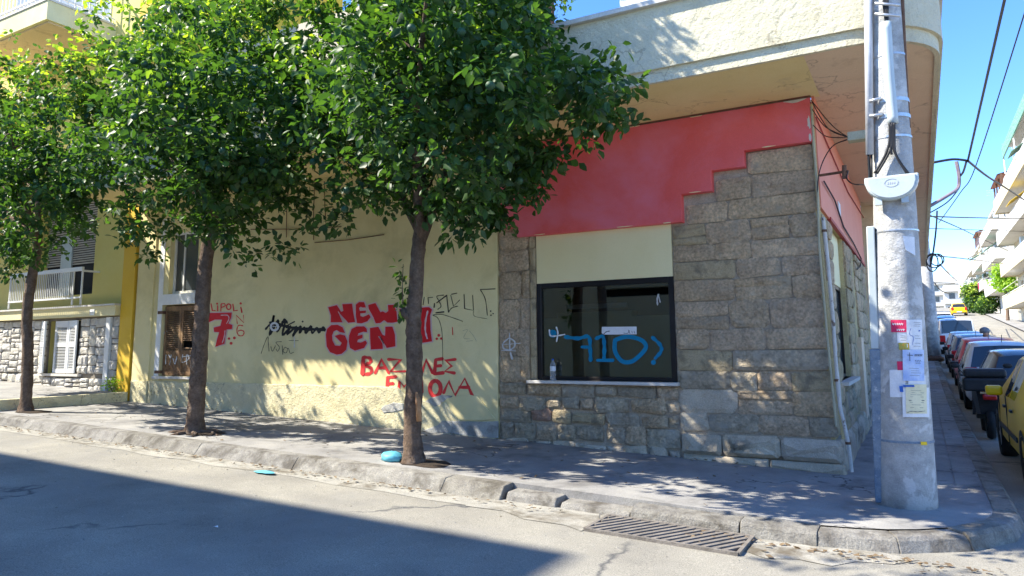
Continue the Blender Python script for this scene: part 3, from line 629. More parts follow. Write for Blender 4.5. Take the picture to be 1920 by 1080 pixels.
# -------- graffiti on the plaster wall
gn = (560, 540, 6.4)
polys = [[(358, 232), (462, 205), (515, 285), (540, 275), (528, 195), (645, 188), (660, 300), (682, 408), (600, 418), (480, 288), (530, 412), (388, 412), (392, 330)],
 [(690, 200), (730, 168), (790, 170), (812, 235), (770, 235), (750, 225), (730, 240), (740, 275), (815, 270), (808, 300), (745, 305), (745, 335), (775, 348), (850, 315), (868, 350), (830, 400), (760, 425), (705, 420), (690, 330)],
 [(840, 205), (925, 180), (985, 290), (1015, 280), (1050, 300), (1080, 275), (1075, 205), (1150, 200), (1180, 290), (1190, 405), (1130, 418), (1070, 415), (1030, 385), (985, 420), (930, 425), (900, 350), (845, 250)],
 [(330, 560), (345, 490), (395, 445), (470, 440), (530, 470), (560, 540), (500, 530), (460, 505), (425, 520), (405, 570), (410, 630), (440, 690), (500, 695), (520, 660), (490, 630), (435, 575), (500, 555), (560, 570), (590, 640), (575, 740), (520, 790), (460, 800), (380, 770), (340, 700)],
 [(610, 570), (640, 490), (700, 462), (790, 460), (820, 490), (825, 530), (780, 525), (720, 545), (710, 575), (770, 560), (770, 600), (715, 620), (705, 650), (750, 655), (805, 630), (825, 660), (790, 720), (680, 752), (620, 720), (605, 640)],
 [(860, 480), (960, 465), (1010, 560), (1040, 575), (1045, 465), (1130, 462), (1160, 560), (1165, 700), (1060, 720), (1020, 640), (985, 575), (965, 580), (1010, 660), (1015, 730), (870, 738), (862, 600)],
 [(1212, 250), (1570, 230), (1605, 260), (1580, 330), (1585, 500), (1605, 640), (1475, 660), (1440, 600), (1440, 330), (1215, 325)]]
names = 'NEWGEN7'
for k, pl in enumerate(polys):
    ol = paint_on('letter_outline', [stroke_px(pl, 34, closed=True, sm=False)], 'pinkpaint', CB, zoom=gn, base=.002)
    paint_on('graffiti_letter', [([np.array(q) for q in pl], [tuple(range(len(pl)))])], 'redpaint', CB, zoom=gn, base=.008)
paint_on('letter_highlight', [stroke_px([(1555, 280), (1530, 400), (1528, 520), (1550, 605)], 22), stroke_px([(482, 285), (540, 380), (560, 410)], 10), stroke_px([(965, 580), (1015, 660), (1030, 725)], 8)], 'pinkpaint', CB, zoom=gn, base=.014)
lz = (380, 540, 6.75)
def ring(cx, cy, rx, ry, w, n=12): return stroke_px([(cx+rx*math.cos(2*math.pi*k/n), cy+ry*math.sin(2*math.pi*k/n)) for k in range(n)], w, closed=True)
paint_on('graffiti_word', [stroke_px([(108, 200), (125, 288), (160, 285)], 17, sm=False), stroke_px([(190, 225), (192, 288)], 17), dot_px(185, 198, 13), stroke_px([(232, 292), (236, 205)], 16), stroke_px([(238, 200), (278, 198), (285, 228), (242, 245)], 15), ring(332, 237, 27, 35, 17), stroke_px([(385, 205), (397, 290), (442, 283)], 17, sm=False), dot_px(483, 195, 15), stroke_px([(485, 245), (498, 308)], 19)], 'redspray', CB, zoom=lz, label='small red spray painted word LiPOLi')
paint_on('graffiti_word', [stroke_px([(440, 450), (425, 345), (525, 440), (518, 345)], 15, sm=False), stroke_px([(510, 478), (455, 475), (435, 540), (458, 600), (510, 600), (525, 555), (490, 535), (452, 545)], 15), dot_px(335, 640, 16), dot_px(403, 632, 18), dot_px(362, 700, 19)], 'redspray', CB, zoom=lz, label='red spray painted letters N G below each other')
pl = [(60, 318), (375, 310), (365, 380), (330, 450), (382, 468), (375, 520), (310, 525), (290, 620), (280, 705), (165, 745), (190, 640), (215, 560), (150, 555), (145, 500), (230, 480), (250, 400), (160, 400), (80, 435)]
paint_on('letter_outline', [stroke_px(pl, 26, closed=True, sm=False)], 'pinkpaint', CB, zoom=lz, base=.002)
paint_on('graffiti_number', [([np.array(q) for q in pl], [tuple(range(len(pl)))])], 'redpaint', CB, zoom=lz, base=.008, label='big red spray painted 7 with pink outline')
paint_on('letter_outline', [stroke_px([(30, 480), (60, 520), (58, 600), (25, 670)], 22)], 'redspray', CB, zoom=lz)
paint_on('letter_highlight', [stroke_px([(240, 345), (320, 345), (340, 390), (310, 450)], 12), stroke_px([(290, 540), (280, 620), (255, 695)], 12)], 'pinkpaint', CB, zoom=lz, base=.013)
sc = [(800, 520), (850, 470), (870, 530), (905, 345), (850, 600), (960, 400), (940, 555), (1050, 400), (1010, 600), (1120, 480), (1070, 590), (1190, 485), (1140, 610), (1245, 480), (1225, 570), (1290, 500), (1310, 575), (1370, 480), (1390, 572), (1450, 500), (1470, 565), (1530, 495), (1545, 540)]
paint_on('graffiti_scribble', [stroke_px(sc, 30), stroke_px([(860, 440), (1000, 470), (1120, 500), (1300, 520), (1545, 525)], 46), stroke_px([(1080, 470), (1165, 425)], 16), dot_px(1268, 425, 12), stroke_px([(1010, 440), (1040, 400), (1070, 440)], 34)], 'blackpaint', CB, zoom=lz, label='black spray paint scribble over an older tag')
paint_on('graffiti_mark', [ring(915, 490, 46, 46, 26), stroke_px([(890, 490), (940, 485), (935, 465)], 9), stroke_px([(1165, 615), (1165, 752)], 11)], 'whitespray', CB, zoom=lz, base=.009)
paint_on('graffiti_word', [stroke_px([(742, 830), (775, 730), (825, 615), (832, 690), (842, 800)], 8), stroke_px([(865, 740), (885, 800), (925, 728)], 8), stroke_px([(1002, 680), (930, 688), (975, 750), (950, 800), (932, 772)], 8), stroke_px([(1010, 730), (1016, 840)], 8), stroke_px([(1080, 770), (1045, 752), (1020, 800), (1060, 820), (1086, 762), (1110, 825), (1155, 812)], 8), stroke_px([(1095, 665), (1215, 667)], 6)], 'blackpaint', CB, zoom=lz, label='thin black marker name Λυδια')
fz = (480, 560, 3.6); Wd = 25
paint_on('graffiti_word', [stroke_px([(726, 398), (720, 508)], Wd+4), stroke_px([(728, 395), (770, 402), (772, 430), (735, 450), (778, 470), (774, 503), (722, 512)], Wd), stroke_px([(806, 500), (848, 412), (896, 500)], Wd, sm=False), stroke_px([(828, 468), (872, 465)], Wd-3),
   stroke_px([(895, 410), (978, 412), (908, 492), (1005, 490)], Wd, sm=False), stroke_px([(1045, 410), (1045, 500)], Wd), stroke_px([(1120, 500), (1150, 415), (1192, 500)], Wd, sm=False), stroke_px([(1214, 415), (1206, 505)], Wd), stroke_px([(1214, 412), (1260, 406)], Wd-2), stroke_px([(1210, 456), (1250, 452)], Wd-3), stroke_px([(1206, 508), (1265, 500)], Wd),
   stroke_px([(1345, 410), (1282, 418), (1322, 455), (1276, 490), (1340, 502)], Wd, sm=False)], 'redspray', CB, zoom=fz, base=.004, label='red Greek word ΒΑΖΕΛΕΣ sprayed behind the trunk')
paint_on('graffiti_word', [stroke_px([(890, 535), (885, 625)], Wd), stroke_px([(890, 535), (946, 530)], Wd-3), stroke_px([(888, 580), (926, 576)], Wd-3), stroke_px([(885, 630), (926, 622)], Wd-2), stroke_px([(960, 632), (972, 560), (1000, 600), (1032, 562), (1036, 630)], Wd-1, sm=False),
   stroke_px([(1070, 632), (1074, 560), (1120, 560), (1124, 632)], Wd, sm=False), ring(1212, 610, 36, 52, Wd+3), stroke_px([(1268, 638), (1302, 562), (1345, 655), (1410, 542), (1462, 662)], Wd, sm=False), stroke_px([(1375, 602), (1438, 602)], Wd-2)], 'redspray', CB, zoom=(fz[0], fz[1]-1, fz[2]), base=.004, label='red Greek word ΕΜΠΟΛΑ sprayed behind the trunk')
bz = (740, 500, 5.4); bw = 9
paint_on('graffiti_tag', [stroke_px([(302, 310), (290, 385)], bw), stroke_px([(345, 375), (340, 315), (388, 310)], bw, sm=False), stroke_px([(406, 372), (402, 412)], 12), stroke_px([(500, 288), (430, 300), (450, 345), (472, 400), (440, 432)], bw), stroke_px([(430, 365), (530, 290)], 12), stroke_px([(530, 298), (548, 462)], bw), stroke_px([(548, 462), (580, 420), (642, 400)], bw), stroke_px([(570, 290), (598, 400), (660, 338)], bw, sm=False), stroke_px([(632, 268), (578, 280)], bw),
   stroke_px([(705, 282), (710, 425), (800, 442), (792, 290)], bw+1, sm=False), stroke_px([(800, 450), (812, 502), (940, 528)], 4), stroke_px([(870, 232), (920, 330), (941, 492)], bw), stroke_px([(872, 232), (1020, 225)], bw), dot_px(975, 450, 8), dot_px(1000, 476, 7), dot_px(978, 492, 8),
   stroke_px([(420, 467), (500, 458)], 14), stroke_px([(390, 490), (470, 482), (560, 507), (690, 553)], 7), stroke_px([(388, 492), (440, 522), (470, 600), (485, 720), (490, 990)], 6)], 'blackpaint', CB, zoom=bz, base=.006, label='black angular tag right of the trunk')
paint_on('graffiti_mark', [dot_px(450, 695, 15), dot_px(430, 730, 13), dot_px(475, 728, 13), stroke_px([(588, 615), (592, 690)], 9)], 'redspray', CB, zoom=bz, base=.009)
paint_on('graffiti_mark', [stroke_px([(690, 650), (740, 640), (700, 720), (760, 730)], 3), stroke_px([(760, 650), (800, 700), (830, 755)], 3), stroke_px([(725, 755), (790, 750)], 3)], 'greypaint', CB, zoom=bz)
# old wires hanging on the plaster
mb = MB()
for a, b in (((540, 345), (537, 445)), ((590, 340), (588, 450)), ((608, 340), (612, 430)), ((470, 430), (640, 425)), ((590, 455), (720, 440))):
    p, q = P(*a, 1, -.02), P(*b, 1, -.02); mb.tube([p, ((p[0]+q[0])/2, -.03, (p[2]+q[2])/2-.02), q], .008, 5)
mb.out('wall_wire', 'rust', CB)
# -------- overhang: soffit, lip and parapet with the rounded corner
def outline(off, yend=24.0):      # plan curve of the roof edge, offset outwards by off
    c = (.42, -.70); r = .85+off
    pts = [(-13.55, -1.55-off)] + [(x, -1.55-off) for x in (-9, -5, -2, 0)]
    pts += [(c[0]+r*math.sin(a), c[1]-r*math.cos(a)) for a in np.linspace(0, math.pi/2, 14)]
    pts += [(1.27+off, y) for y in (1, 4, 8, 14, yend)]; return pts
def slab(name, m, off, z0, z1, parent, inner=None):
    o = outline(off); V = []; n = len(o)
    i_ = outline(inner) if inner is not None else None
    for (x, y) in o: V += [(x, y, z0), (x, y, z1)]
    Fc = [(2*k, 2*k+2, 2*k+3, 2*k+1) for k in range(n-1)]
    if i_:
        b = len(V)
        for (x, y) in i_: V += [(x, y, z0), (x, y, z1)]
        Fc += [(b+2*k, b+2*k+1, b+2*k+3, b+2*k+2) for k in range(n-1)]
        Fc += [(2*k, b+2*k, b+2*k+2, 2*k+2) for k in range(n-1)] + [(2*k+1, 2*k+3, b+2*k+3, b+2*k+1) for k in range(n-1)]
        Fc += [(0, 1, b+1, b), (2*n-2, b+2*n-2, b+2*n-1, 2*n-1)]
    return fixn(obj(name, V, Fc, m, parent, smooth=False))
slab('lip_fascia', 'parapet', -.02, ZS-.02, ZS+.13, CB, inner=-.07)
slab('parapet', 'parapet', .02, ZS+.13, 5.44, CB, inner=-.12)
slab('coping', 'marble', .09, 5.441, 5.50, CB, inner=-.2)
o = outline(-.07); split = -.02
def poly_obj(name, pts, z, m, th=.06): n = len(pts); return fixn(obj(name, [(x, y, z) for x, y in pts]+[(x, y, z+th) for x, y in pts], [tuple(range(n))[::-1], tuple(range(n, 2*n))]+[(k, (k+1) % n, n+(k+1) % n, n+k) for k in range(n)], m, CB))
poly_obj('soffit', [(-13.55, -1.49), (split, -1.49), (split, .04), (-13.55, .04)], ZS, 'soffit')
cpts = [(x, y) for x, y in o if x > split+.01]
poly_obj('soffit', [(split, -1.49)]+cpts+[(-.11, 24), (-.11, .04), (split-.001, .04)], ZS-.0, 'soffit2')
MB().box(-13.5, -.2, .05, 24, ZS+.07, ZS+.2).out('roof_slab', 'cement', CB)
# -------- side wall along the side street
SX = -.12
wall('side_wall', 'yellowmortar', CB, .35, 24, -.1, ZS, SX, SX-.3, holes=[(1.05, 2.9, 1.0, 3.14)], ax='x')
MB().box(SX-.0, SX+.035, -.02, 7.8, 3.14, ZS-.004).out('salmon_band', 'salmon', CB)
MB().box(SX, SX+.05, .9, 7.75, 3.12, 3.165).out('red_trim', 'redline', CB)
MB().box(SX-.14, SX-.06, 1.052, 2.898, 2.352, 3.138).out('cream_panel', 'cream', CB)
w2 = MB(); 
for q in ((1.05, 1.1, 1.0, 2.35), (2.83, 2.9, 1.0, 2.35), (1.1, 2.83, 1.0, 1.05), (1.1, 2.83, 2.3, 2.35)): w2.box(SX-.13, SX-.07, q[0], q[1], q[2], q[3])
w2o = w2.out('side_window', 'frame', CB); MB().box(SX-.11, SX-.10, 1.1, 2.83, 1.05, 2.3).out('pane', 'farglass', w2o)
MB().box(SX-.2, SX+.12, 1.0, 2.95, .955, 1.0).out('window_sill', 'marble', CB)
MB().box(SX+.036, SX+.05, 2.2, 2.5, 3.4, 3.6).out('notice_plate', 'paper', CB)
def side_stones(y0, y1, z0, z1, hgt, m_):
    z = z0
    while z < z1-.05:
        h = min(rs.uniform(hgt*.8, hgt*1.25), z1-z); h = z1-z if z1-z-h < .1 else h; y = y0
        while y < y1-.02:
            w = rs.uniform(.3, .7); yy = min(y+w, y1); yy = y1 if y1-yy < .15 else yy
            stone(CB, y, yy, z, z+h, SX, rs.uniform(.03, .06), rs.choice(m_), ax='x', sgn=1, gap=.008); y = yy
        z += h
side_stones(.06, 1.04, .4, 3.1, .28, ['stone', 'stoneyel']); side_stones(2.92, 4.1, .4, 3.1, .28, ['stoneyel', 'stone']); side_stones(4.9, 7.6, .3, 3.1, .3, ['stone', 'stone', 'stoneyel'])
side_stones(1.06, 2.9, .3, .94, .22, ['stoneyel', 'stonelight', 'stone'])
for y in (.02, .8, 1.7, 2.8, 3.9, 5.2, 6.4): stone(CB, y, y+.85, -.06, .38, SX, .10, 'basestone', ax='x', sgn=1, rough=.5)
MB().box(SX, SX+.09, 4.2, 4.8, .25, 1.6).out('meter_cabinet', 'soffit2', CB)
MB().box(SX, SX+.35, 8.4, 8.9, 0, ZS).out('side_pilaster', 'soffit2', CB)
wall('stained_side_render', 'soffit2', CB, 8.9, 23.9, .1, ZS-.01, SX+.03, SX-.0, ax='x')
# ochre mortar line and downpipe at the corner
MB().tube([(-.125, -.02, 4.45), (-.118, -.02, 3.0), (-.10, -.02, 2.0), (-.06, -.02, 1.0), (-.02, -.03, .4)], .022, 6, jit=.15).out('corner_bead', 'yellowmortar', CB)
PY = -.03; path = [(1543, 408), (1548, 450), (1556, 530), (1562, 600), (1568, 690), (1571, 720), (1575, 765), (1585, 805), (1592, 840), (1597, 885)]
MB().tube([P(a, b, 1, PY) for a, b in path], [.021]*5+[.027, .023, .022, .022, .022], 10).out('downpipe', 'peelwhite', CB)
for a, b in ((1546, 432), (1569, 712), (1590, 830)): p = P(a, b, 1, PY); MB().lathe((p[0], PY, p[2]-.02), [(.03, 0), (.03, .03)], 10).out('pipe_clamp', 'rust', CB)
MB().tube([P(a, b, 1, -.05) for a, b in ((1521, 200), (1526, 280), (1533, 360), (1536, 460), (1543, 540), (1552, 640), (1562, 740), (1568, 800))], .014, 6).out('corner_cable', 'boxbeige', CB)
# terminal box and cables under the soffit
p0 = P(1590, 262, 1, -.75); p1 = P(1624, 262, 1, -.75)
bev(MB().box(p0[0], p1[0], -.82, -.68, p0[2]-.03, p0[2]+.07).out('terminal_box', 'boxbeige', CB), .006)
tb = (p0[0], -.75, p0[2]+.03)
for k, (c1, c2) in enumerate((((1521, 188), (1560, 235)), ((1522, 190), (1552, 240)), ((1523, 205), (1548, 238)), ((1525, 235), (1550, 256)))):
    a = P(*c1, 1, -.08); m_ = P(*c2, 1, -.4); MB().tube(curve([a, m_, tb], 6), .006, 5).out('wire', 'rubber', CB)
MB().tube(curve([P(1588, 262, 1, -.75), P(1560, 275, 1, -.3), P(1540, 310, 1, -.1), P(1533, 350, 1, -.06), P(1534, 420, 1, -.05)], 5), .007, 5).out('wire', 'rubber', CB)
br = MB().tube([P(1537, 329, 1, -.08), P(1590, 321, 1, -.25)], .016, 6); br.tube([P(1583, 310, 1, -.25), P(1583, 335, 1, -.25)], .025, 8); br.out('wall_bracket', 'rust', CB)
MB().tube(curve([P(1590, 321, 1, -.25), P(1588, 335, 1, -.3), P(1600, 345, 1, -.5), P(1622, 346, 1, -1.2)], 5), .008, 5).out('wire', 'rubber', CB)
for pts in ([(1530, 220), (1560, 290), (1590, 360), (1622, 412)],):
    MB().tube([(SX+.05, *P(a, b, 0, SX+.05)[1:]) for a, b in pts], .009, 5).out('wire', 'redline', CB)
MB().tube([(SX+.06, *P(a, b, 0, SX+.06)[1:]) for a, b in ((1545, 340), (1565, 375), (1582, 425), (1600, 455), (1615, 485), (1613, 500), (1607, 505))], .012, 5, jit=.3).out('wire', 'rubber', CB)
# roof terrace: set-back upper storey, railing, planters, white tank
wall('upper_storey_wall', 'beigewall', CB, -13.4, -6.2, 5.0, 8.6, 1.5, 8, holes=[(-12, -10.5, 5.9, 7.6), (-9.5, -8, 5.9, 7.6)])
MB().box(-2.15, -1.2, -1.2, -.5, 5.3, 5.86).out('white_roof_box', 'white', CB)
for k in range(2):
    px_ = (1018, 992)[k]; q = P(px_, 30, 1, -1.2); MB().box(q[0]-.09, q[0]+.09, -1.3, -1.1, 5.0, 6.6).out('terrace_post', 'tile', CB)

# ================================================================== LEFT BUILDING
LB = thing('yellow_building', 'yellow apartment building with white stone cladding, white shutters and corner balcony', 'building', (-17, 0, gz(-14, 0)))
wall('wall', 'paleyellow', LB, -40, -13.98, 0, 14, .02, 6, holes=[(-16.72, -15.45, .99, 2.17), (-17.6, -15.2, 2.75, 5.0), (-22, -20, 2.75, 5.0), (-20.5, -18.6, 6, 8)])
MB().box(-16.72, -15.45, .25, .3, .99, 2.17).out('window_backing', 'dark', LB)
MB().box(-13.98, -13.56, -.06, 6, .2, 14).out('column', 'yellow', LB)
MB().box(-40, -14.0, -.16, .02, 2.23, 2.44).out('ledge', 'ledge', LB); MB().box(-40, -13.99, -.20, .02, 2.442, 2.48).out('ledge_cap', 'marble', LB)
MB().box(-14.9, -14.74, -.175, -.16, 2.25, 2.38).out('ledge_lamp', 'white', LB)
wall('joint_wall', 'cladmortar', LB, -24, -14.0, .3, 2.22, -.03, .015, holes=[(-16.72, -15.45, .99, 2.17)])
MB().box(-14.42, -14.27, -.09, -.03, .55, 2.2).out('white_pipe_cover', 'white', LB)
def clad(x0, x1, z0, z1):
    """random ashlar by recursive splitting"""
    w, h = x1-x0, z1-z0
    if w > .52 or (w > .3 and rs.random() < .35 and w > h*1.4): f = rs.uniform(.38, .62); clad(x0, x0+w*f, z0, z1); clad(x0+w*f, x1, z0, z1); return
    if h > .26 or (h > .19 and rs.random() < .4): f = rs.uniform(.4, .6); clad(x0, x1, z0, z0+h*f); clad(x0, x1, z0+h*f, z1); return
    if x1 < -22: return
    stone(LB, x0, x1, z0, z1, -.03, rs.uniform(.02, .05) if z0 > 1.2 else rs.uniform(.04, .08), 'cladstone', gap=.009)
for q in ((-20.6, -16.75, .99, 2.2), (-15.42, -14.44, 1.4, 2.2), (-15.42, -14.44, .99, 1.4), (-14.25, -14.0, .6, 2.2), (-20.6, -16.75, .55, .97), (-16.75, -14.44, .55, .90)): clad(*q)
MB().box(-16.9, -15.3, -.12, .05, .93, .985).out('window_sill', 'marble', LB)
def shutter(x0, x1, y0, ang, z0=1.0, z1=2.16):
    c, s = math.cos(ang), math.sin(ang); w = x1-x0
    def tr(u, v, z): return (x0+u*c+v*s, y0-u*s+v*c, z)
    def bx(mb, u0, u1, v0, v1, a, b): return mb.add([tr(u, v, z) for u in (u0, u1) for v in (v0, v1) for z in (a, b)], [(0, 1, 3, 2), (4, 6, 7, 5), (0, 4, 5, 1), (2, 3, 7, 6), (0, 2, 6, 4), (1, 5, 7, 3)])
    mb = MB(); zm = (z0+z1)/2+.05
    for q in ((0, .05, z0, z1), (w-.05, w, z0, z1), (.05, w-.05, z0, z0+.09), (.05, w-.05, zm-.05, zm+.05), (.05, w-.05, z1-.14, z1)): bx(mb, q[0], q[1], 0, .035, q[2], q[3])
    l = mb.out('shutter_leaf', 'shutter', LB)
    for za, zb in ((z0+.1, zm-.05), (zm+.06, z1-.14)):
        z = za
        while z < zb: bx(MB(), .05, w-.05, .008, .028, z, z+.014).out('slat', 'shutter', l); z += .034
shutter(-16.98, -16.5, -.06, .35); shutter(-16.38, -15.86, -.07, 0.0); shutter(-15.84, -15.46, -.07, .12)
# small balcony with white railing over the ledge
rl = MB(); 
for z in (2.62, 3.22): rl.box(-17.9, -14.95, -.38, -.33, z, z+.035+(z > 3)*.05)
for x in (-17.9, -15.3, -14.97): rl.box(x, x+.03, -.37, -.34, 2.48, 3.25)
rl.box(-14.98, -14.95, -.36, .02, 3.2, 3.24)
ro = rl.out('railing', 'whitemetal', LB)
x = -17.85
while x < -15.3: MB().box(x, x+.014, -.362, -.348, 2.65, 3.22).out('baluster', 'whitemetal', ro); x += .075
MB().box(-17.6, -15.2, .3, .34, 2.75, 5.0).out('window_shutter', 'dark', LB)
z = 3.5
while z < 5: MB().box(-17.6, -15.2, .27, .3, z, z+.03).out('roller_slat', 'greywall', LB); z += .055
MB().box(-16.95, -16.5, .24, .27, 2.75, 4.2).out('balcony_door', 'lightpvc', LB)
# upper corner balcony
BX, BYf = -14.98, -1.5
MB().box(-32, BX, BYf, .02, 5.3, 5.72).out('added_shade_balcony', 'ledge', LB)  # balcony added behind the foliage to shade the wall below
bl = MB().box(-19.5, BX, BYf, .02, 8.55, 8.98).out('upper_balcony', 'ledge', LB)
MB().box(-19.4, BX-.08, BYf+.08, .0, 8.52, 8.549).out('balcony_underside', 'soffit2', bl)
MB().box(-19.52, BX+.02, BYf-.02, .0, 8.982, 9.03).out('balcony_cap', 'marble', bl)
br_ = MB().box(-19.5, BX, BYf+.02, BYf+.06, 9.13, 9.17); br_.box(-19.5, BX, BYf+.02, BYf+.06, 9.95, 10.0); br_.box(BX-.06, BX-.02, BYf+.02, .0, 9.13, 9.17); br_.box(BX-.06, BX-.02, BYf+.02, .0, 9.95, 10.0)
bro = br_.out('balcony_railing', 'whitemetal', LB)
for k in range(28): x = BX-.1-k*.16; MB().box(x, x+.03, BYf+.03, BYf+.05, 9.03, 9.95).out('baluster', 'whitemetal', bro)
for k in range(9): y = BYf+.1+k*.16; MB().box(BX-.05, BX-.03, y, y+.03, 9.03, 9.95).out('baluster', 'whitemetal', bro)
MB().box(-19.5, -15.2, .0, .015, 9.03, 11.2).out('balcony_blind', 'bluesteel', LB)
# raised forecourt with its low wall
V = [(x, y, z) for x in (-40, -13.62) for y in (-2.6, .02) for z in (gz(x, 0)-.2, gz(x, 0)+.17)]
fc = MB().add(V, [(0, 1, 3, 2), (4, 6, 7, 5), (0, 4, 5, 1), (2, 3, 7, 6), (0, 2, 6, 4), (1, 5, 7, 3)]).out('forecourt', 'walk'); struct(fc)
bev(MB().box(-13.615, -13.50, -2.62, -.08, .2, gz(-13.6, 0)+.19).out('low_wall', 'plinth', LB), .02, 2)
# ================================================================== POLE
PB = np.array(P(1700, 952, 1, -1.70)); pc = (PB[0]+.0, -1.45)
def pcy(z): return pc[1]-.062*z
ptop = P(1661, 0, 1, -1.74); lean = (ptop[0]-pc[0])/ptop[2]
def pr(z): return .256 - (.256-.133)*min(z, 9)/ptop[2] if z < 6 else .256-(.256-.133)*6/ptop[2]
def pcx(z): return pc[0]+lean*z
UP = thing('utility_pole', 'thick grey concrete utility pole with pasted flyers and grey cable box at the pavement corner', 'utility pole', (pc[0], pc[1], 0))
zs = np.linspace(-.1, 9, 28)
o = MB().tube([(pcx(z), pcy(z), z) for z in zs], [pr(z) for z in zs], 28).out('shaft', 'pole', UP, smooth=True)
def PC(px, py, off=.004):
    d = ray(px, py); z = 2.
    for _ in range(12):
        r = pr(z)+off; cx = pcx(z); ox, oy = CAM[0]-cx, CAM[1]-pcy(z)
        A = d[0]**2+d[1]**2; B = 2*(ox*d[0]+oy*d[1]); C = ox*ox+oy*oy-r*r; Dd = B*B-4*A*C
        t = (-B-math.sqrt(max(Dd, 0)))/(2*A); z = CAM[2]+t*d[2]
    return tuple(CAM+t*d)
def strap(z, w=.03, m='steel', t=.006, parent=UP, name='strap'):
    return MB().tube([(pcx(z), pcy(z), z-w/2), (pcx(z), pcy(z), z+w/2)], [pr(z)+t, pr(z)+t], 24).out(name, m, parent)
for py, w in ((100, .02), (186, .035), (216, .035), (255, .02), (432, .014)): strap(PC(1665, py)[2], w)
zt = PC(1700, 830)[2]; strap(zt, .02, 'bluesteel')
def on_pole(name, pts, m, off, label=None, n=6):
    """sheet pasted on the round shaft: quad of photo corners, gridded"""
    (a, b, c, d) = [np.array(p, float) for p in pts]; V = []
    for j in range(n+1):
        for i in range(n+1):
            u, v = i/n, j/n; q = (a*(1-u)+b*u)*(1-v)+(d*(1-u)+c*u)*v
            e = 0 if 0 < i < n and 0 < j < n else random.uniform(0, .003)
            V.append(PC(q[0], q[1], off+e))
    Fc = [(j*(n+1)+i, j*(n+1)+i+1, (j+1)*(n+1)+i+1, (j+1)*(n+1)+i) for j in range(n) for i in range(n)]
    return obj(name, V, Fc, m, UP, **({'label': label} if label else {}))
pz = lambda x, y: (1640+x/3.6, 560+y/3.6)
def Q(x0, y0, x1, y1, sk=0): return [pz(x0, y0), pz(x1, y0+sk), pz(x1+4, y1+sk), pz(x0+4, y1)]
pos = [('poster', Q(100, 480, 205, 665), 'paper', .003, 'torn white paper low on the pole'),
 ('poster', Q(150, 222, 235, 300), 'paper', .004, 'white lower half of the crimson flyer'),
 ('poster', Q(108, 143, 218, 226), 'papercrimson', .006, 'crimson flyer with white lettering'),
 ('poster', Q(214, 142, 320, 345), 'paper', .008, 'white flyer with a thin blue curve'),
 ('poster', Q(160, 298, 232, 345), 'orangeprint', .009, 'scrap of orange and green printed paper'),
 ('poster', Q(150, 423, 196, 482), 'papercrimson', .006, 'small red scrap of paper'),
 ('poster', Q(188, 345, 332, 555), 'paperblue', .012, 'pale blue notice with a cross'),
 ('poster', Q(225, 520, 342, 600), 'paper', .009, 'white strip of torn paper'),
 ('poster', Q(186, 600, 366, 800), 'paper', .012, 'white sheet under the cream notice'),
 ('poster', Q(208, 578, 350, 775), 'papercream', .016, 'cream printed notice with ornate border'),
 ('poster', [(1580+465/4.155, 300+590/4.155), (1580+560/4.155, 300+600/4.155), (1580+566/4.155, 300+745/4.155), (1580+490/4.155, 300+700/4.155)], 'paper', .003, 'faded printed sticker high on the pole')]
for nm, q, m_, of, lb in pos: on_pole(nm, q, m_, of, lb)
def line_on_pole(pts, w, off):
    vs, fs = stroke_px([np.array(pz(*p)) for p in pts], w, sm=True); return [PC(v[0], v[1], off) for v in vs], fs
def prints(m, lines, off, name='print'):
    mb = MB()
    for pts, w in lines: mb.add(*line_on_pole(pts, w, off))
    obj(name, mb.v, mb.f, m, UP)['kind'] = 'stuff'
rr = random.Random(4)
prints('paper', [([(122+i*15, 165), (128+i*15, 178)], 1.2) for i in range(5)]+[([(118+i*15, 172), (132+i*15, 170)], 1.) for i in range(5)]+[([(150+i*14, 205), (155+i*14, 216)], 1.3) for i in range(4)]+[([(150+i*14, 215), (160+i*14, 206)], 1.) for i in range(4)], .009)
prints('inkblue', [([(245, 200), (235, 240), (262, 260), (255, 310)], .9), ([(300, 218), (304, 216)], 2.5)], .011)
tx = []
for y in (160, 172, 184, 250, 268, 300, 320): tx.append(([(262+rr.uniform(0, 12), y), (312-rr.uniform(0, 12), y+2)], .5))
for y in (470, 486, 500, 518): tx.append(([(230+rr.uniform(0, 20), y), (318-rr.uniform(0, 20), y+2)], .5))
for y in (250, 262, 280): tx.append(([(175, y), (210, y+3)], .7))
for y in (620, 634, 648, 662, 700, 716, 734): tx.append(([(228+rr.uniform(0, 24), y), (335-rr.uniform(0, 24), y+2)], .5))
for y in (686,): tx.append(([(232, y), (335, y+2)], 1.2))
tx.append(([(222, 768), (250, 760), (290, 764), (340, 758)], 1.0)); tx.append(([(236, 365), (238, 420)], 1.2)); tx.append(([(220, 380), (256, 382)], 1.2))
for i in range(5): tx.append(([(272+i*11, 375), (275+i*11, 388)], 1.)); tx.append(([(270+i*11, 388), (278+i*11, 376)], .8))
for i in range(4): tx.append(([(274+i*11, 415), (280+i*11, 424)], .9))
for i in range(3): tx.append(([(276+i*12, 434), (284+i*12, 436)], .9))
prints('ink', tx, .021)
on_pole('tape', Q(166, 590, 190, 630), 'inkblue', .02); on_pole('tape', Q(190, 583, 266, 596), 'inkblue', .02)
on_pole('tape', Q(310, 965, 352, 988), 'yellowtape', .01)
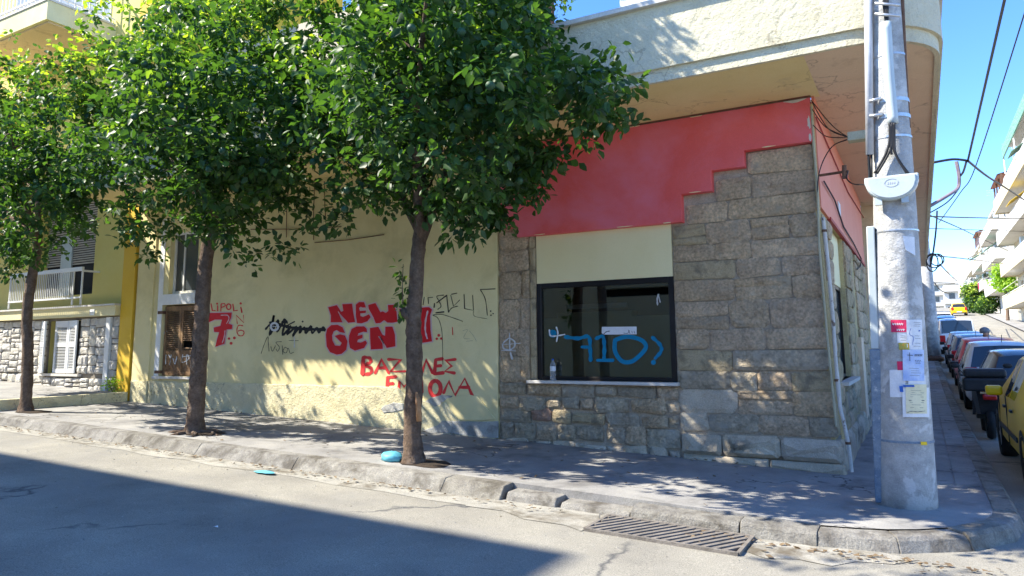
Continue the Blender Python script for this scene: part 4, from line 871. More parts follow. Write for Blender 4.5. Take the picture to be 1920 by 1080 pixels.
# conduits, cable guard, tubes
def tubepx(name, pts, r, m, y, parent=UP, n=10, c=True):
    q = []
    for a, b in pts:
        p = P(a, b, 1, pcy(2)+y)
        for _ in range(6): p = P(a, b, 1, pcy(p[2])+y)
        q.append(p)
    q = curve(q, 5) if c and len(q) > 2 else q
    return MB().tube(q, r, n).out(name, m, parent, smooth=True)
yC = -.12
tubepx('conduit', [(1627, -60), (1631, 290)], .037, 'pvc', yC)
tubepx('cable', [(1628, 288), (1630, 330), (1626, 350)], .012, 'rubber', yC)
tubepx('cable', [(1634, 288), (1634, 350)], .010, 'rubber', yC)
a, b = P(1632, 425, 1, pcy(2.5)-.10), P(1652, 942, 1, pcy(0)-.10)
def chan(a, b, w, d, m, name):
    V = []
    for p in (a, b): V += [(p[0]-w/2, p[1]-d, p[2]), (p[0]+w/2, p[1]-d, p[2]), (p[0]+w/2, p[1]+d, p[2]), (p[0]-w/2, p[1]+d, p[2])]
    return bev(MB().add(V, [(0, 1, 2, 3), (7, 6, 5, 4), (0, 4, 5, 1), (1, 5, 6, 2), (2, 6, 7, 3), (3, 7, 4, 0)]).out(name, m, UP), .008)
m0 = tuple(np.array(a)*.55+np.array(b)*.45)
chan(a, m0, .07, .035, 'lightpvc', 'upper_cable_guard'); chan((m0[0], m0[1]-.002, m0[2]-.002), b, .095, .045, 'bluesteel', 'cable_guard')
tubepx('cable', [(1641, 430), (1651, 700), (1660, 935)], .014, 'rubber', yC+.03)
yT = -.21
tubepx('white_tube', [(1661, 42), (1667, 140), (1675, 232)], .047, 'lightpvc', yT+.06, n=14)
for x0_, x1_, x2_ in ((1655, 1661, 1660), (1664, 1664, 1664), (1660, 1657, 1662)): tubepx('cable', [(x0_, -40), (x1_, 10), (x2_, 44)], .011, 'rubber', yT+.05)
for q in ([(1668, 230), (1668, 262), (1660, 290), (1640, 325)], [(1673, 230), (1674, 265), (1664, 292), (1644, 326)], [(1677, 230), (1677, 262), (1680, 290), (1700, 325)], [(1672, 232), (1673, 270), (1684, 298), (1704, 326)], [(1670, 232), (1670, 275), (1672, 290)]):
    tubepx('cable', q, .011, 'rubber', yT)
tubepx('rusty_pipe', [(1690, -40), (1697, 120), (1704, 240)], .018, 'rust', -.03); 
for py in (10, 30): tubepx('cable_clamp', [(1640, py-4), (1688, py)], .014, 'steel', yT+.03)
tubepx('cable_clamp', [(1630, 218), (1655, 214)], .016, 'steel', yT+.05); tubepx('cable_clamp', [(1630, 190), (1652, 184)], .016, 'steel', yT+.05)
# half-round cable box
yb_ = pcy(2.9)-.26; bxp = [P(1620, 333, 1, yb_), P(1722, 324, 1, yb_)]
cx_, cz_ = (bxp[0][0]+bxp[1][0])/2, (bxp[0][2]+bxp[1][2])/2; R_ = (bxp[1][0]-bxp[0][0])/2
def half(R1, k=.92, n=18, z0=0): return [(cx_-R1, cz_+.0), (cx_-R1, cz_-.06)] + [(cx_-R1*math.cos(t)*.97, cz_-.06-(.17+R1-R_)*math.sin(t)) for t in np.linspace(.12, math.pi-.12, n)] + [(cx_+R1, cz_-.06), (cx_+R1, cz_+.0)]
bev(MB().prism(half(R_), yb_, yb_+.12).out('cable_box', 'lightpvc', UP), .012, 3)
bev(MB().prism([(x, z-.012) for x, z in half(R_-.025)], yb_-.012, yb_+.004).out('cable_box_lid', 'lightpvc', UP), .006, 2)
lid_y = yb_-.0135
mbx = MB()
for rr_ in (.045, .05):
    pts = [(cx_+rr_*1.2*math.cos(t), lid_y, cz_-.075+rr_*.8*math.sin(t)) for t in np.linspace(0, 2*math.pi, 20)]; mbx.tube(pts, .0009, 4)
for dx in (-.03, -.012, .006, .024): mbx.box(cx_+dx-.005, cx_+dx+.004, lid_y-.001, lid_y+.001, cz_-.085, cz_-.066)
mbx.out('box_emblem', 'pvc', UP)
for x in (-.12, .10): MB().box(cx_+x-.03, cx_+x+.03, yb_+.02, yb_+.08, cz_-.265, cz_-.20).out('box_clip', 'lightpvc', UP)
# second pole
p2 = (1.02, 30.0); P2 = thing('utility_pole', 'slim far concrete utility pole on the side pavement beyond the overhang', 'utility pole', (p2[0], p2[1], gz(0, 30)))
e0, e1 = P(1752, 682, 1, 30.), P(1738, 512, 1, 30.)
MB().tube([(e0[0], 30, gz(0, 30)-.1), (e0[0]+(e1[0]-e0[0])*.5, 30, 2.5), (e1[0], 30, 5), (e1[0]-.1, 30, 9)], [.32, .28, .24, .2], 18).out('shaft', 'pole', P2, smooth=True)
blob('pole_foot', (e0[0]+.0, 29.9, gz(0, 30)+.05), .42, .4, .2, 'rust', 8, P2)
# ------------------------------------------------------------------ overhead cables
def cable(label, pts, r, m='rubber', ys=None, name='overhead_cable', n=5, sm=6):
    q = [P(a, b, 1, y) for (a, b, y) in pts]; q = curve(q, sm) if len(q) > 2 else q
    o = MB().tube(q, r, n).out(name, m); tag(o, label, 'cable'); return o
cable('thick twisted black cable running steeply up to the top right over the side street', [(1888, -20, 6), (1815, 300, 14)], .028)
cable('thinner black cable right of the twisted one in the sky', [(1935, -20, 8), (1830, 310, 16), (1800, 362, 18), (1760, 418, 22)], .016)
cable('bundle of black cables sagging right from the bracket towards the far balconies', [(1815, 302, 14), (1850, 330, 18), (1885, 352, 24), (1925, 378, 34)], .035)
cable('horizontal black service cable from the overhang to the grey bracket', [(1744, 306, 13), (1785, 299, 13.5), (1812, 301, 14)], .035)
cable('grey mauve conduit bent down from the cable junction', [(1793, 303, 14), (1798, 330, 14), (1796, 352, 14), (1780, 365, 13.5), (1738, 390, 13)], .05, 'mauvecable')
cable('thin black cable looping below the mauve conduit', [(1795, 358, 14), (1775, 380, 13.5), (1738, 402, 13)], .018)
cable('black jumper cable hanging beside the junction', [(1812, 302, 14), (1806, 322, 14), (1798, 332, 14)], .03)
cable('uppermost long level cable across the sky', [(1730, 405, 20), (1820, 408, 30), (1925, 410, 45)], .03)
cable('faint level cable just under the uppermost long one', [(1738, 428, 24), (1830, 431, 36), (1925, 434, 50)], .018)
cable('level cable crossing the sky beside the coiled loops', [(1732, 478, 24), (1800, 484, 40), (1880, 494, 60)], .03)
cable('diagonal cable dropping right from the overhang corner', [(1735, 400, 20), (1800, 428, 30), (1835, 445, 45), (1890, 470, 60)], .024)
cable('low level cable over the street near the far hill', [(1745, 530, 30), (1790, 531, 60)], .03)
cable('lower diagonal cable between the coils and the far houses', [(1762, 495, 26), (1778, 512, 40), (1794, 527, 60)], .03)
cable('lowest slack cable over the far cars', [(1752, 530, 30), (1765, 545, 45), (1782, 552, 60)], .03)
cable('black cable hanging down the edge of the overhang', [(1757, 395, 19), (1755, 430, 19), (1750, 470, 19), (1744, 500, 19)], .03)
for k, (cx, cy, rx, ry) in enumerate(((1752, 489, 15, 13), (1748, 492, 11, 17), (1757, 487, 13, 11))):
    q = [P(cx+rx*math.cos(t), cy+ry*math.sin(t), 1, 21+k*.1) for t in np.linspace(0, 2*math.pi, 18)]
    o = MB().tube(q, .022, 5, cap=False).out('cable_coil', 'rubber'); tag(o, ('widest coil of spare black cable hanging at the overhang edge', 'tall narrow coil of spare black cable at the overhang edge', 'coil of spare black cable furthest right at the overhang edge')[k], 'cable coil')

# ================================================================== BOTTLE
bt = P(1037, 712, 1, -.03); BT = thing('water_bottle', 'clear plastic water bottle with white label standing on the window sill', 'bottle', (bt[0], -.03, 1.014))
MB().lathe((bt[0], -.03, 1.014), [(.036, 0), (.041, .01), (.041, .08), (.038, .10), (.041, .12), (.041, .205), (.036, .235), (.016, .275), (.014, .285)], 18).out('bottle_body', 'pet', BT, smooth=True)
MB().lathe((bt[0], -.03, 1.014), [(.0155, .285), (.0155, .305)], 12).out('cap', 'inkblue', BT)
MB().lathe((bt[0], -.03, 1.014), [(.0422, .135), (.0422, .2)], 18).out('bottle_label', 'paper', BT)

# ================================================================== TREES
LEAFV = np.array([[0, 0, 0], [-.5, .38, .05], [.5, .38, .05], [0, .45, -.05], [-.34, .78, .03], [.34, .78, .03], [0, 1.1, -.12]]); LEAFV[:, 0] *= .68
LEAFF = [(0, 3, 1), (0, 2, 3), (1, 3, 4), (3, 2, 5), (3, 6, 4), (3, 5, 6)]
def leaf_frames(cent, n_per, spread, size, top_z, bot_z, seed):
    g = np.random.default_rng(seed); N = len(cent)*n_per
    c = np.repeat(cent, n_per, 0); dirs = g.normal(size=(N, 3)); dirs /= np.linalg.norm(dirs, axis=1)[:, None]
    dirs[:, 2] = dirs[:, 2]*.8 - .12; pos = c + dirs*spread*g.uniform(.15, 1, (N, 1))
    ax = dirs + g.normal(size=(N, 3))*.45; ax[:, 2] -= .25; ax /= np.linalg.norm(ax, axis=1)[:, None]
    nr = g.normal(size=(N, 3))*.55 + np.array([0, -.1, .9]); sd = np.cross(ax, nr); sd /= np.linalg.norm(sd, axis=1)[:, None]+1e-9; nr = np.cross(sd, ax)
    s = size*g.uniform(.65, 1.25, N)
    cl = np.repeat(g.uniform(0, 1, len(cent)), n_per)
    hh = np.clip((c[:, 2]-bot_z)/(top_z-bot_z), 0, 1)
    var = np.clip(.0+.24*hh+.42*g.uniform(0, 1, N)+.15*cl + .22*hh*hh + (cl > .64)*(.38*hh+.08) + g.normal(size=N)*.08, 0, 1)  # paler upward: young leaves plus sunlit crown tops put into the colour
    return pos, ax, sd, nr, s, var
def leaf_mesh(name, m, pos, ax, sd, nr, s, var, parent):
    N = len(pos); L = LEAFV
    V = pos[:, None, :] + s[:, None, None]*(L[None, :, 0:1]*sd[:, None, :] + L[None, :, 1:2]*ax[:, None, :] + L[None, :, 2:3]*nr[:, None, :])
    V = V.reshape(-1, 3); off = np.array(root_loc(parent)) if parent else 0; V = V-off
    Fc = (np.array(LEAFF)[None]+(np.arange(N)*7)[:, None, None]).reshape(-1, 3)
    me = D.meshes.new(name); me.vertices.add(len(V)); me.vertices.foreach_set('co', V.ravel().astype(np.float32))
    me.loops.add(len(Fc)*3); me.loops.foreach_set('vertex_index', Fc.ravel().astype(np.int32))
    me.polygons.add(len(Fc)); me.polygons.foreach_set('loop_start', np.arange(0, len(Fc)*3, 3, dtype=np.int32))
    at = me.attributes.new('leafvar', 'FLOAT', 'POINT'); at.data.foreach_set('value', np.repeat(var, 7).astype(np.float32))
    me.materials.append(M[m]); me.update(calc_edges=True); me.validate()
    o = D.objects.new(name, me); COL.objects.link(o); o.parent = parent; return o
def lobes_world(lobes, Y0):
    out = []
    for px, py, dy, r in lobes:
        c = np.array(P(px, py, 1, Y0+dy)); out.append((c, r))
    return out
def crown_points(lobes, dens, seed, shell=.62):
    g = np.random.default_rng(seed); pts = []
    for c, r in lobes:
        n = int(dens*r*r*r**.3)
        d = g.normal(size=(n, 3)); d /= np.linalg.norm(d, axis=1)[:, None]; rad = r*(shell+(1-shell)*g.uniform(0, 1, (n, 1))**.6)
        rad *= 1+.10*np.sin(d[:, 0:1]*7+c[0])*np.cos(d[:, 2:3]*6+c[2])
        k = g.uniform(size=(n, 1)) < .12; rad = np.where(k, rad*g.uniform(.3, 1.12, (n, 1)), rad)
        sc = np.array([1, .95, .88]); p = c+d*rad*sc
        # drop points buried deep inside other lobes
        keep = np.array([mnoise.noise((q[0]*1.5, q[1]*1.5, q[2]*1.7)) > -.2 for q in p])
        for c2, r2 in lobes:
            if c2 is c: continue
            keep &= ~((np.linalg.norm((p-c2)/sc, axis=1) < r2*.52))
        pts.append(p[keep])
    return np.concatenate(pts)
LIT = [(0, -9.7, -5.8, .05, 1.5, .985), (0, -12.9, -9.7, .3, 1.4, .5), (0, -6.0, -4.7, .5, 1.4, .35),
       (1, -13.6, -12.2, -2.9, -1.2, .85), (1, -10.5, -7.2, -.9, 0, .75), (1, -14, -2.6, -4.3, -3.0, .6), (1, -4, 2.5, -6, -3.1, .8)]
def sun_gaps(pts, g):  # thins the crowns where sun is wanted on wall, pavement and road
    keep = np.ones(len(pts), bool)
    for kind, a, b, c, d, pr_ in LIT:
        if kind == 0: t = -pts[:, 1]/LY; u = pts[:, 0]+LX*t; v = pts[:, 2]-t
        else: t = pts[:, 2]-.15; u = pts[:, 0]+LX*t; v = pts[:, 1]+LY*t
        keep &= ~((u > a) & (u < b) & (v > c) & (v < d) & (g.uniform(size=len(pts)) < pr_))
    t = pts[:, 2]-.1; u = pts[:, 0]+LX*t; v = pts[:, 1]+LY*t
    for i in np.nonzero(keep)[0]:
        if v[i] < .0: q = mnoise.noise((u[i]*1.9, v[i]*4.2, 3.3))
        else:
            t2 = -pts[i, 1]/LY; q = mnoise.noise(((pts[i, 0]+LX*t2)*3.2, (pts[i, 2]-t2)*1.2, 7.7))
        if q > .16: keep[i] = False
    return pts[keep]
def tree(name, label, base, trunk, rad, lobes, dens, seed, leaf=.108, nfruit=20, nleafobj=0, group='bitter orange trees along the kerb', stub=None, per=11, spread=.17, limbs=7):
    T = thing(name, label, 'tree', (base[0], base[1], gz(*base)), group)
    mb = MB(); tp = curve(trunk, 7); n = len(tp); rads = []
    for i in range(n):
        t = i/(n-1); rads.append(rad*(1.0-.28*t) + rad*.55*max(0, 1-t*9)**2)
    mb.tube(tp, rads, 16, jit=.1); top = Vector(tp[-1]); 
    tk = mb.out('trunk', 'bark', T, smooth=True)
    rb = random.Random(seed); lm = MB()
    big = sorted(lobes, key=lambda q: -q[1])[:limbs]
    for c, r in big:
        e = Vector(c); a = top-Vector((0, 0, rb.uniform(0, .25))); m_ = a.lerp(e, .45)+Vector((rb.uniform(-.12, .12), rb.uniform(-.12, .12), .18))
        q = curve([a, m_, e], 6); lm.tube(q, [rad*.62*(1-.75*i/(len(q)-1)) for i in range(len(q))], 8, jit=.08)
        for _ in range(4):
            s_ = Vector(q[rb.randint(4, len(q)-1)]); d = Vector((rb.gauss(0, 1), rb.gauss(0, 1), rb.gauss(.1, .8))).normalized()*r*rb.uniform(.5, .95)
            lm.tube([s_, s_+d*.5+Vector((0, 0, .05)), s_+d], [rad*.2, rad*.12, rad*.05], 5)
    lm.out('limb', 'bark', T, smooth=True)
    pts = sun_gaps(crown_points(lobes, dens, seed), np.random.default_rng(seed+9)) if group else crown_points(lobes, dens, seed)
    zt_ = max(c[2]+r for c, r in lobes); zb_ = min(c[2]-r for c, r in lobes)
    fr_ = leaf_frames(pts, per, spread, leaf, zt_, zb_, seed+1)
    pos_ = fr_[0]
    idx = np.argsort(np.linalg.norm(pos_-CAM, axis=1)); sel = idx[:nleafobj]; mask = np.ones(len(pos_), bool); mask[sel] = False
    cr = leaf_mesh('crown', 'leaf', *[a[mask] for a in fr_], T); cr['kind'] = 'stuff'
    if nleafobj:
        protos = []
        for i in sel:
            if len(protos) < 12:
                z0 = np.zeros(3); one = lambda a: a[i:i+1]
                lo = leaf_mesh('leaf', 'leaf', np.zeros((1, 3)), np.array([[0, 1., 0]]), np.array([[1., 0, 0]]), np.array([[0, 0, 1.]]), np.array([1.]), one(fr_[5]), None); lo.parent = T; protos.append(lo.data); o_ = lo
            else: o_ = D.objects.new('leaf', protos[int(i) % 12]); COL.objects.link(o_); o_.parent = T
            mw = Matrix([[fr_[2][i][k]*fr_[4][i], fr_[1][i][k]*fr_[4][i], fr_[3][i][k]*fr_[4][i], fr_[0][i][k]-T.location[k]] for k in range(3)]+[[0, 0, 0, 1]]); o_.matrix_local = mw
    g = np.random.default_rng(seed+5); near = pts[pts[:, 1] < np.median(pts[:, 1])]; fp = near[g.choice(len(near), nfruit, replace=False)] if nfruit else []
    f0 = None
    for c in fp:
        c = c-np.array([0, 0, .12]); c = c + (CAM-c)/np.linalg.norm(CAM-c)*.2
        if f0 is None: ob = blob('fruit', (0, 0, 0), .044, .044, .042, 'fruit', 1, None, lump=.02, nu=10, nv=7, flat=False); f0 = ob
        else: ob = D.objects.new('fruit', f0.data); COL.objects.link(ob)
        ob.parent = T; ob.location = (c[0]-T.location.x, c[1]-T.location.y, c[2]-T.location.z)
    return T
def tpath(pts, y): return [P(a, b, 1, y) for a, b in pts]
# nearest tree
b3 = TREES[3]; tr3 = [(b3[0], b3[1], gz(*b3)-.03)] + tpath([(774, 790), (777, 700), (776, 640), (776, 590), (781, 520), (786, 450), (790, 415)], b3[1])
L3 = lobes_world([(620, 170, .0, .92), (800, 110, -.25, 1.15), (960, 120, 0, .80), (1085, 175, .1, .52), (1150, 150, .05, .36), (1165, 205, .0, .26), (1110, 240, .1, .3), (1040, 230, 0, .5), (840, 290, -.1, .95), (670, 320, .0, .66), (930, 320, .1, .60), (990, 290, .1, .42), (760, 340, -.3, .50), (872, 400, 0, .38), (940, 395, .1, .28), (640, 400, .0, .28), (560, 230, .3, .55), (520, 150, .2, .5), (700, -40, 0, 1.05), (890, -20, 0, .82), (780, -160, 0, 1.2), (985, 50, .2, .34), (990, 30, .3, .36), (960, -60, .4, .4), (800, 60, 1.1, 1.2), (680, 200, 1.0, 1.0), (900, 210, 1.0, .8), (760, 150, -1.3, .85), (885, 190, -1.5, .72), (650, 210, -1.1, .68), (965, 150, -1.1, .55), (1055, 185, -.9, .40), (780, 290, -1.2, .58), (800, -10, -1.4, .95), (1120, 170, -.5, .34), (700, 330, -.8, .45), (860, 330, -.9, .45), (930, 70, -1.0, .5), (590, 290, -.4, .40), (560, 180, -.8, .5)], b3[1])
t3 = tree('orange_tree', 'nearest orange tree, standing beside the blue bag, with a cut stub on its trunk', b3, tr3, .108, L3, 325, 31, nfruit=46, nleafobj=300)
sp_ = P(752, 590, 1, b3[1]-.03)
MB().tube([P(778, 600, 1, b3[1]-.02), P(760, 588, 1, b3[1]-.03), P(754, 580, 1, b3[1]-.04)], [.07, .055, .045], 10, jit=.08).out('cut_stub', 'bark', t3, smooth=True)
MB().tube([P(786, 790, 1, b3[1]-.108), P(784, 750, 1, b3[1]-.106), P(781, 735, 1, b3[1]-.10)], [.035, .03, .01], 8, jit=.15).out('bark_wound', 'barkwound', t3, smooth=True)
c_ = np.array([P(755+random.uniform(-14, 10), 500+i*9, 1, b3[1]-.05) for i in range(11)])
fr_ = leaf_frames(c_, 5, .09, .085, 3, 0, 77); leaf_mesh('sprout', 'leaf', *fr_, t3)['kind'] = 'stuff'
MB().tube([P(757, 590, 1, b3[1]-.05), P(754, 540, 1, b3[1]-.06), P(756, 495, 1, b3[1]-.05)], [.008, .006, .004], 5).out('sprout_stem', 'bark', t3)
# middle tree
b2 = TREES[2]; tr2 = [(b2[0], b2[1], gz(*b2)-.03)] + tpath([(368, 750), (374, 660), (380, 560), (386, 490), (394, 440), (398, 415)], b2[1])
L2 = lobes_world([(350, 130, 0, 1.05), (230, 180, 0, .85), (470, 150, 0, .95), (150, 220, 0, .75), (330, 280, 0, .95), (200, 340, 0, .80), (430, 330, 0, .80), (530, 320, 0, .55), (300, 400, 0, .52), (410, 430, 0, .44), (500, 462, 0, .26), (550, 400, 0, .32), (330, 60, 0, .5), (130, 320, 0, .6), (255, 440, 0, .32), (390, 20, 0, .5), (480, 40, 0, .62), (170, 130, 0, .5), (105, 105, 0, .3), (330, 200, 1., 1.0), (450, 250, 1., .9), (220, 250, .9, .8), (210, 95, .1, .5), (545, 470, .0, .14), (280, 50, .2, .5), (440, -40, .2, .7), (560, 20, .3, .6), (330, -10, .3, .5), (170, 75, .3, .35), (590, 120, .4, .5), (350, 200, -1.3, .88), (240, 230, -1.2, .72), (440, 210, -1.3, .78), (330, 330, -1.1, .58), (430, 320, -1.1, .52), (350, 90, -1.3, .7), (500, 300, -.8, .5), (170, 290, -1., .6), (460, 430, -.3, .35), (380, 470, -.1, .2), (360, 430, -.6, .35), (110, 170, -.3, .6), (60, 220, .0, .55), (120, 260, -.6, .6), (180, 400, -.3, .4), (270, 400, -.7, .45), (460, 380, -.5, .5), (540, 450, -.1, .24), (470, 475, .0, .26), (300, 480, .1, .22), (200, 20, .3, .4)], b2[1])
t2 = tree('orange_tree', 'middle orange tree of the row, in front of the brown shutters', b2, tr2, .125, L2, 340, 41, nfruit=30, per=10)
rt_ = MB()
for a in range(7):
    an = a*.9; rt_.tube([(b2[0]+.12*math.cos(an), b2[1]+.12*math.sin(an), gz(*b2)+.02), (b2[0]+.32*math.cos(an+.2), b2[1]+.28*math.sin(an+.2), gz(*b2)+.02), (b2[0]+.5*math.cos(an), b2[1]+.36*math.sin(an), gz(*b2)-.01)], [.035, .025, .01], 6, jit=.1)
rt_.out('root', 'bark', t2)
# far left tree
b1 = TREES[1]; tr1 = [(b1[0], b1[1], gz(*b1)-.03)] + tpath([(50, 720), (52, 650), (50, 600), (58, 530), (68, 480), (72, 440)], b1[1])
L1 = lobes_world([(30, 210, 0, .95), (-60, 260, 0, 1.1), (60, 320, 0, .95), (-40, 400, 0, .85), (60, 430, 0, .62), (115, 450, 0, .42), (0, 490, 0, .42), (130, 400, 0, .42), (-120, 320, 0, 1.0), (10, 150, 0, .7), (30, 300, 1, .9), (20, 90, .2, .35), (-90, 480, 0, .5), (20, 250, -1.2, .8), (60, 350, -1.1, .66), (-40, 330, -1.2, .8), (70, 450, -.6, .45), (20, 420, -.7, .5), (100, 400, .5, .5), (60, 180, -.2, .7), (120, 250, .2, .7), (0, 150, -.3, .7), (130, 330, .4, .6)], b1[1])
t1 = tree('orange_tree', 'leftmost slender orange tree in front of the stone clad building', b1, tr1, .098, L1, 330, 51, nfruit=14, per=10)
# street tree across the road, behind the photographer: its shade falls on the corner
b4 = (-7.2, -10.2); L4 = [(np.array(q), r) for q, r in (((-5.6, -7.3, 7.1), .75), ((-4.9, -7.0, 7.3), .75), ((-6.3, -7.0, 7.5), .5), ((-5.2, -8.0, 8.2), .7))]
t4 = tree('street_tree', 'tall thin crowned street tree on the opposite pavement', b4, [(b4[0], b4[1], 0), (b4[0]+.1, b4[1]+.3, 3), (-7.1, -9.4, 5.6)], .14, L4, 40, 61, nfruit=0, per=9, group=None, limbs=5)

# ================================================================== small plant by the forecourt
pp = P(212, 722, 1, -.15); pl_ = thing('weed', 'small green weed growing beside the mustard column base', 'plant', (pp[0], -.15, gz(-14, 0)+.17))
c_ = np.array([(pp[0]+random.uniform(-.22, .2), -.15+random.uniform(-.08, .05), gz(-14, 0)+.2+random.uniform(0, .25)) for _ in range(26)])
leaf_mesh('foliage', 'leafyel', *leaf_frames(c_, 6, .07, .05, 1, 0, 5), pl_)
mb = MB()
for q in c_[:8]: mb.tube([(pp[0], -.15, gz(-14, 0)+.16), tuple(q)], .004, 4)
mb.out('stem', 'bark', pl_)
# roof terrace plants
for k, (px, py, r, lb, m_) in enumerate(((975, 15, .35, 'yellow green potted shrub behind the roof parapet', 'leafyel'), (1035, 0, .3, 'dark green plant on the roof terrace post', 'leaf'))):
    c = np.array(P(px, py, 1, -1.0)); T = thing('terrace_plant', lb, 'plant', (c[0], -1.0, 4.8))
    pts = crown_points([(c, r), (c-np.array([0, 0, .5]), r*.8)], 420, 90+k); leaf_mesh('foliage', m_, *leaf_frames(pts, 8, .1, .07, 8, 5, 91+k), T)
    MB().tube([(c[0], -1.0, 4.8), (c[0], -1., c[2])], .03, 6).out('stem', 'bark', T); MB().lathe((c[0], -1.0, 4.75), [(.14, 0), (.2, .35)], 12).out('pot', 'tile', T)

# ================================================================== VEHICLES
def car_body(st, m):
    """loft through stations (s, z0, zb, zt, w, wt); returns vertices and faces by kind"""
    V = []; rows = []
    for s, z0, zb, zt, w, wt in st:
        half_ = [(w*.90, z0), (w*.985, z0+.10), (w, z0+(zb-z0)*.5), (w*.975, zb), (wt, zt-.05), (wt*.93, zt-.012), (wt*.55, zt+.012), (0, zt+.02)]
        ring_ = [(x, z) for x, z in half_]+[(-x, z) for x, z in half_[-2::-1]]
        rows.append([len(V)+i for i in range(len(ring_))]); V += [(x, s, z) for x, z in ring_]
    return V, rows
def car(name, label, x_left, y_rear, col, L=4.0, H=1.45, Wd=1.68, kind='hatch', cat='car', sc=1.0, group='cars parked along the side street', extra=None, roofcol=None):
    z = gz(1.6, y_rear+L/2)-.13; sl_ = math.atan2(gz(1.6, y_rear+L)-gz(1.6, y_rear), L)
    T = thing(name, label, cat, (x_left+Wd/2, y_rear, gz(1.6, y_rear)-.13), group); T.rotation_euler = (sl_, 0, 0); T.scale = (sc, sc, sc)
    h = H; w = Wd/2; rf = w*.74
    if kind == 'hatch': st = [(0, .34, .56, .60, w*.86, w*.82), (.04, .26, .66, .74, w*.95, w*.9), (.10, .24, .86, .93, w*.98, w*.9), (.16, .24, .93, 1.0, w*.985, w*.88), (.42, .24, .94, h-.1, w, rf*.98), (.62, .22, .94, h-.03, w, rf), (1.3, .22, .93, h, w, rf*1.02), (1.38, .22, .93, h, w, rf*1.02), (2.15, .22, .92, h-.01, w, rf), (2.23, .22, .92, h-.02, w, rf), (2.45, .22, .92, h-.07, w, rf*.98), (3.05, .24, .9, .98, w, w*.88), (3.25, .24, .85, .93, w*.99, w*.86), (L-.25, .24, .72, .80, w*.93, w*.8), (L-.06, .26, .6, .66, w*.82, w*.7), (L, .32, .5, .54, w*.7, w*.6)]
    elif kind == 'sedan': st = [(0, .34, .6, .64, w*.86, w*.82), (.05, .26, .8, .86, w*.95, w*.9), (.12, .24, .9, .97, w*.98, w*.9), (.62, .24, .92, 1.0, w, w*.88), (1.15, .24, .93, h-.07, w, rf*.96), (1.35, .22, .93, h-.02, w, rf), (1.9, .22, .93, h, w, rf*1.02), (1.98, .22, .93, h, w, rf*1.02), (2.5, .22, .92, h-.01, w, rf), (2.58, .22, .92, h-.02, w, rf), (2.75, .22, .92, h-.06, w, rf*.98), (3.4, .24, .9, .97, w, w*.88), (3.6, .24, .85, .92, w*.99, w*.86), (L-.25, .24, .72, .80, w*.93, w*.8), (L-.06, .26, .6, .66, w*.82, w*.7), (L, .32, .5, .54, w*.7, w*.6)]
    else: st = [(0, .34, .6, .66, w*.9, w*.86), (.03, .26, 1.0, 1.06, w*.97, w*.93), (.06, .24, 1.02, 1.1, w*.985, w*.93), (.08, .24, 1.02, 1.12, w*.985, w*.93), (.2, .24, 1.02, h-.06, w, w*.87), (.35, .22, 1.0, h-.01, w, w*.88), (1.5, .22, 1.0, h, w, w*.88), (1.6, .22, 1.0, h, w, w*.88), (2.3, .22, .98, h-.01, w, w*.87), (2.4, .22, .98, h-.03, w, w*.86), (2.6, .22, .98, h-.1, w, w*.85), (3.2, .24, .95, 1.08, w, w*.85), (3.4, .24, .9, 1.0, w*.99, w*.84), (L-.25, .24, .75, .85, w*.93, w*.8), (L-.06, .26, .6, .68, w*.85, w*.7), (L, .32, .5, .54, w*.7, w*.6)]
    V, rows = car_body(st, col); nb = len(rows[0]); body = []; glass = {'rear_window': [], 'side_window': [], 'windscreen': []}
    for i in range(len(rows)-1):
        for k in range(nb-1):
            f = (rows[i][k], rows[i][k+1], rows[i+1][k+1], rows[i+1][k])
            side = k in (3, nb-5); topf = 5 <= k <= nb-7 or k in (4, nb-6) and False
            gi = 3 if kind != 'sedan' else 3
            if i == 3 and 5 <= k <= nb-7: glass['rear_window'].append(f)
            elif i == 10 and 5 <= k <= nb-7: glass['windscreen'].append(f)
            elif side and i in (5, 7, 9) and kind != 'sedan' and not (i == 9): glass['side_window'].append(f)
            elif side and i in (5, 7, 9) and kind == 'sedan' and i != 9: glass['side_window'].append(f)
            elif side and i == 8: glass['side_window'].append(f) if False else body.append(f)
            elif side and i == 6: body.append(f)
            else: body.append(f)
    body.append(tuple(rows[0])[::-1]); body.append(tuple(rows[-1]))
    bo = obj('body', V, body, col, T, local=True, smooth=True); bo.data.materials[0] = col
    fixn(bo); md = bo.modifiers.new('e', 'EDGE_SPLIT'); md.split_angle = math.radians(38)
    for k, fs in glass.items():
        if not fs: continue
        if k == 'side_window':
            for sgn in (1, -1):
                gf = [f for f in fs if np.sign(V[f[0]][0]) == sgn]
                for f in gf: g_ = MB(); g_.add([V[i] for i in f], [(0, 1, 2, 3)]); obj('side_window', g_.v, g_.f, 'carglass', T, local=True)
        else:
            us = sorted({i for f in fs for i in f}); mp = {v: i for i, v in enumerate(us)}
            obj(k, [V[i] for i in us], [tuple(mp[i] for i in f) for f in fs], 'carglass', T, local=True, smooth=True)
    fa, ra = L-.78, .72
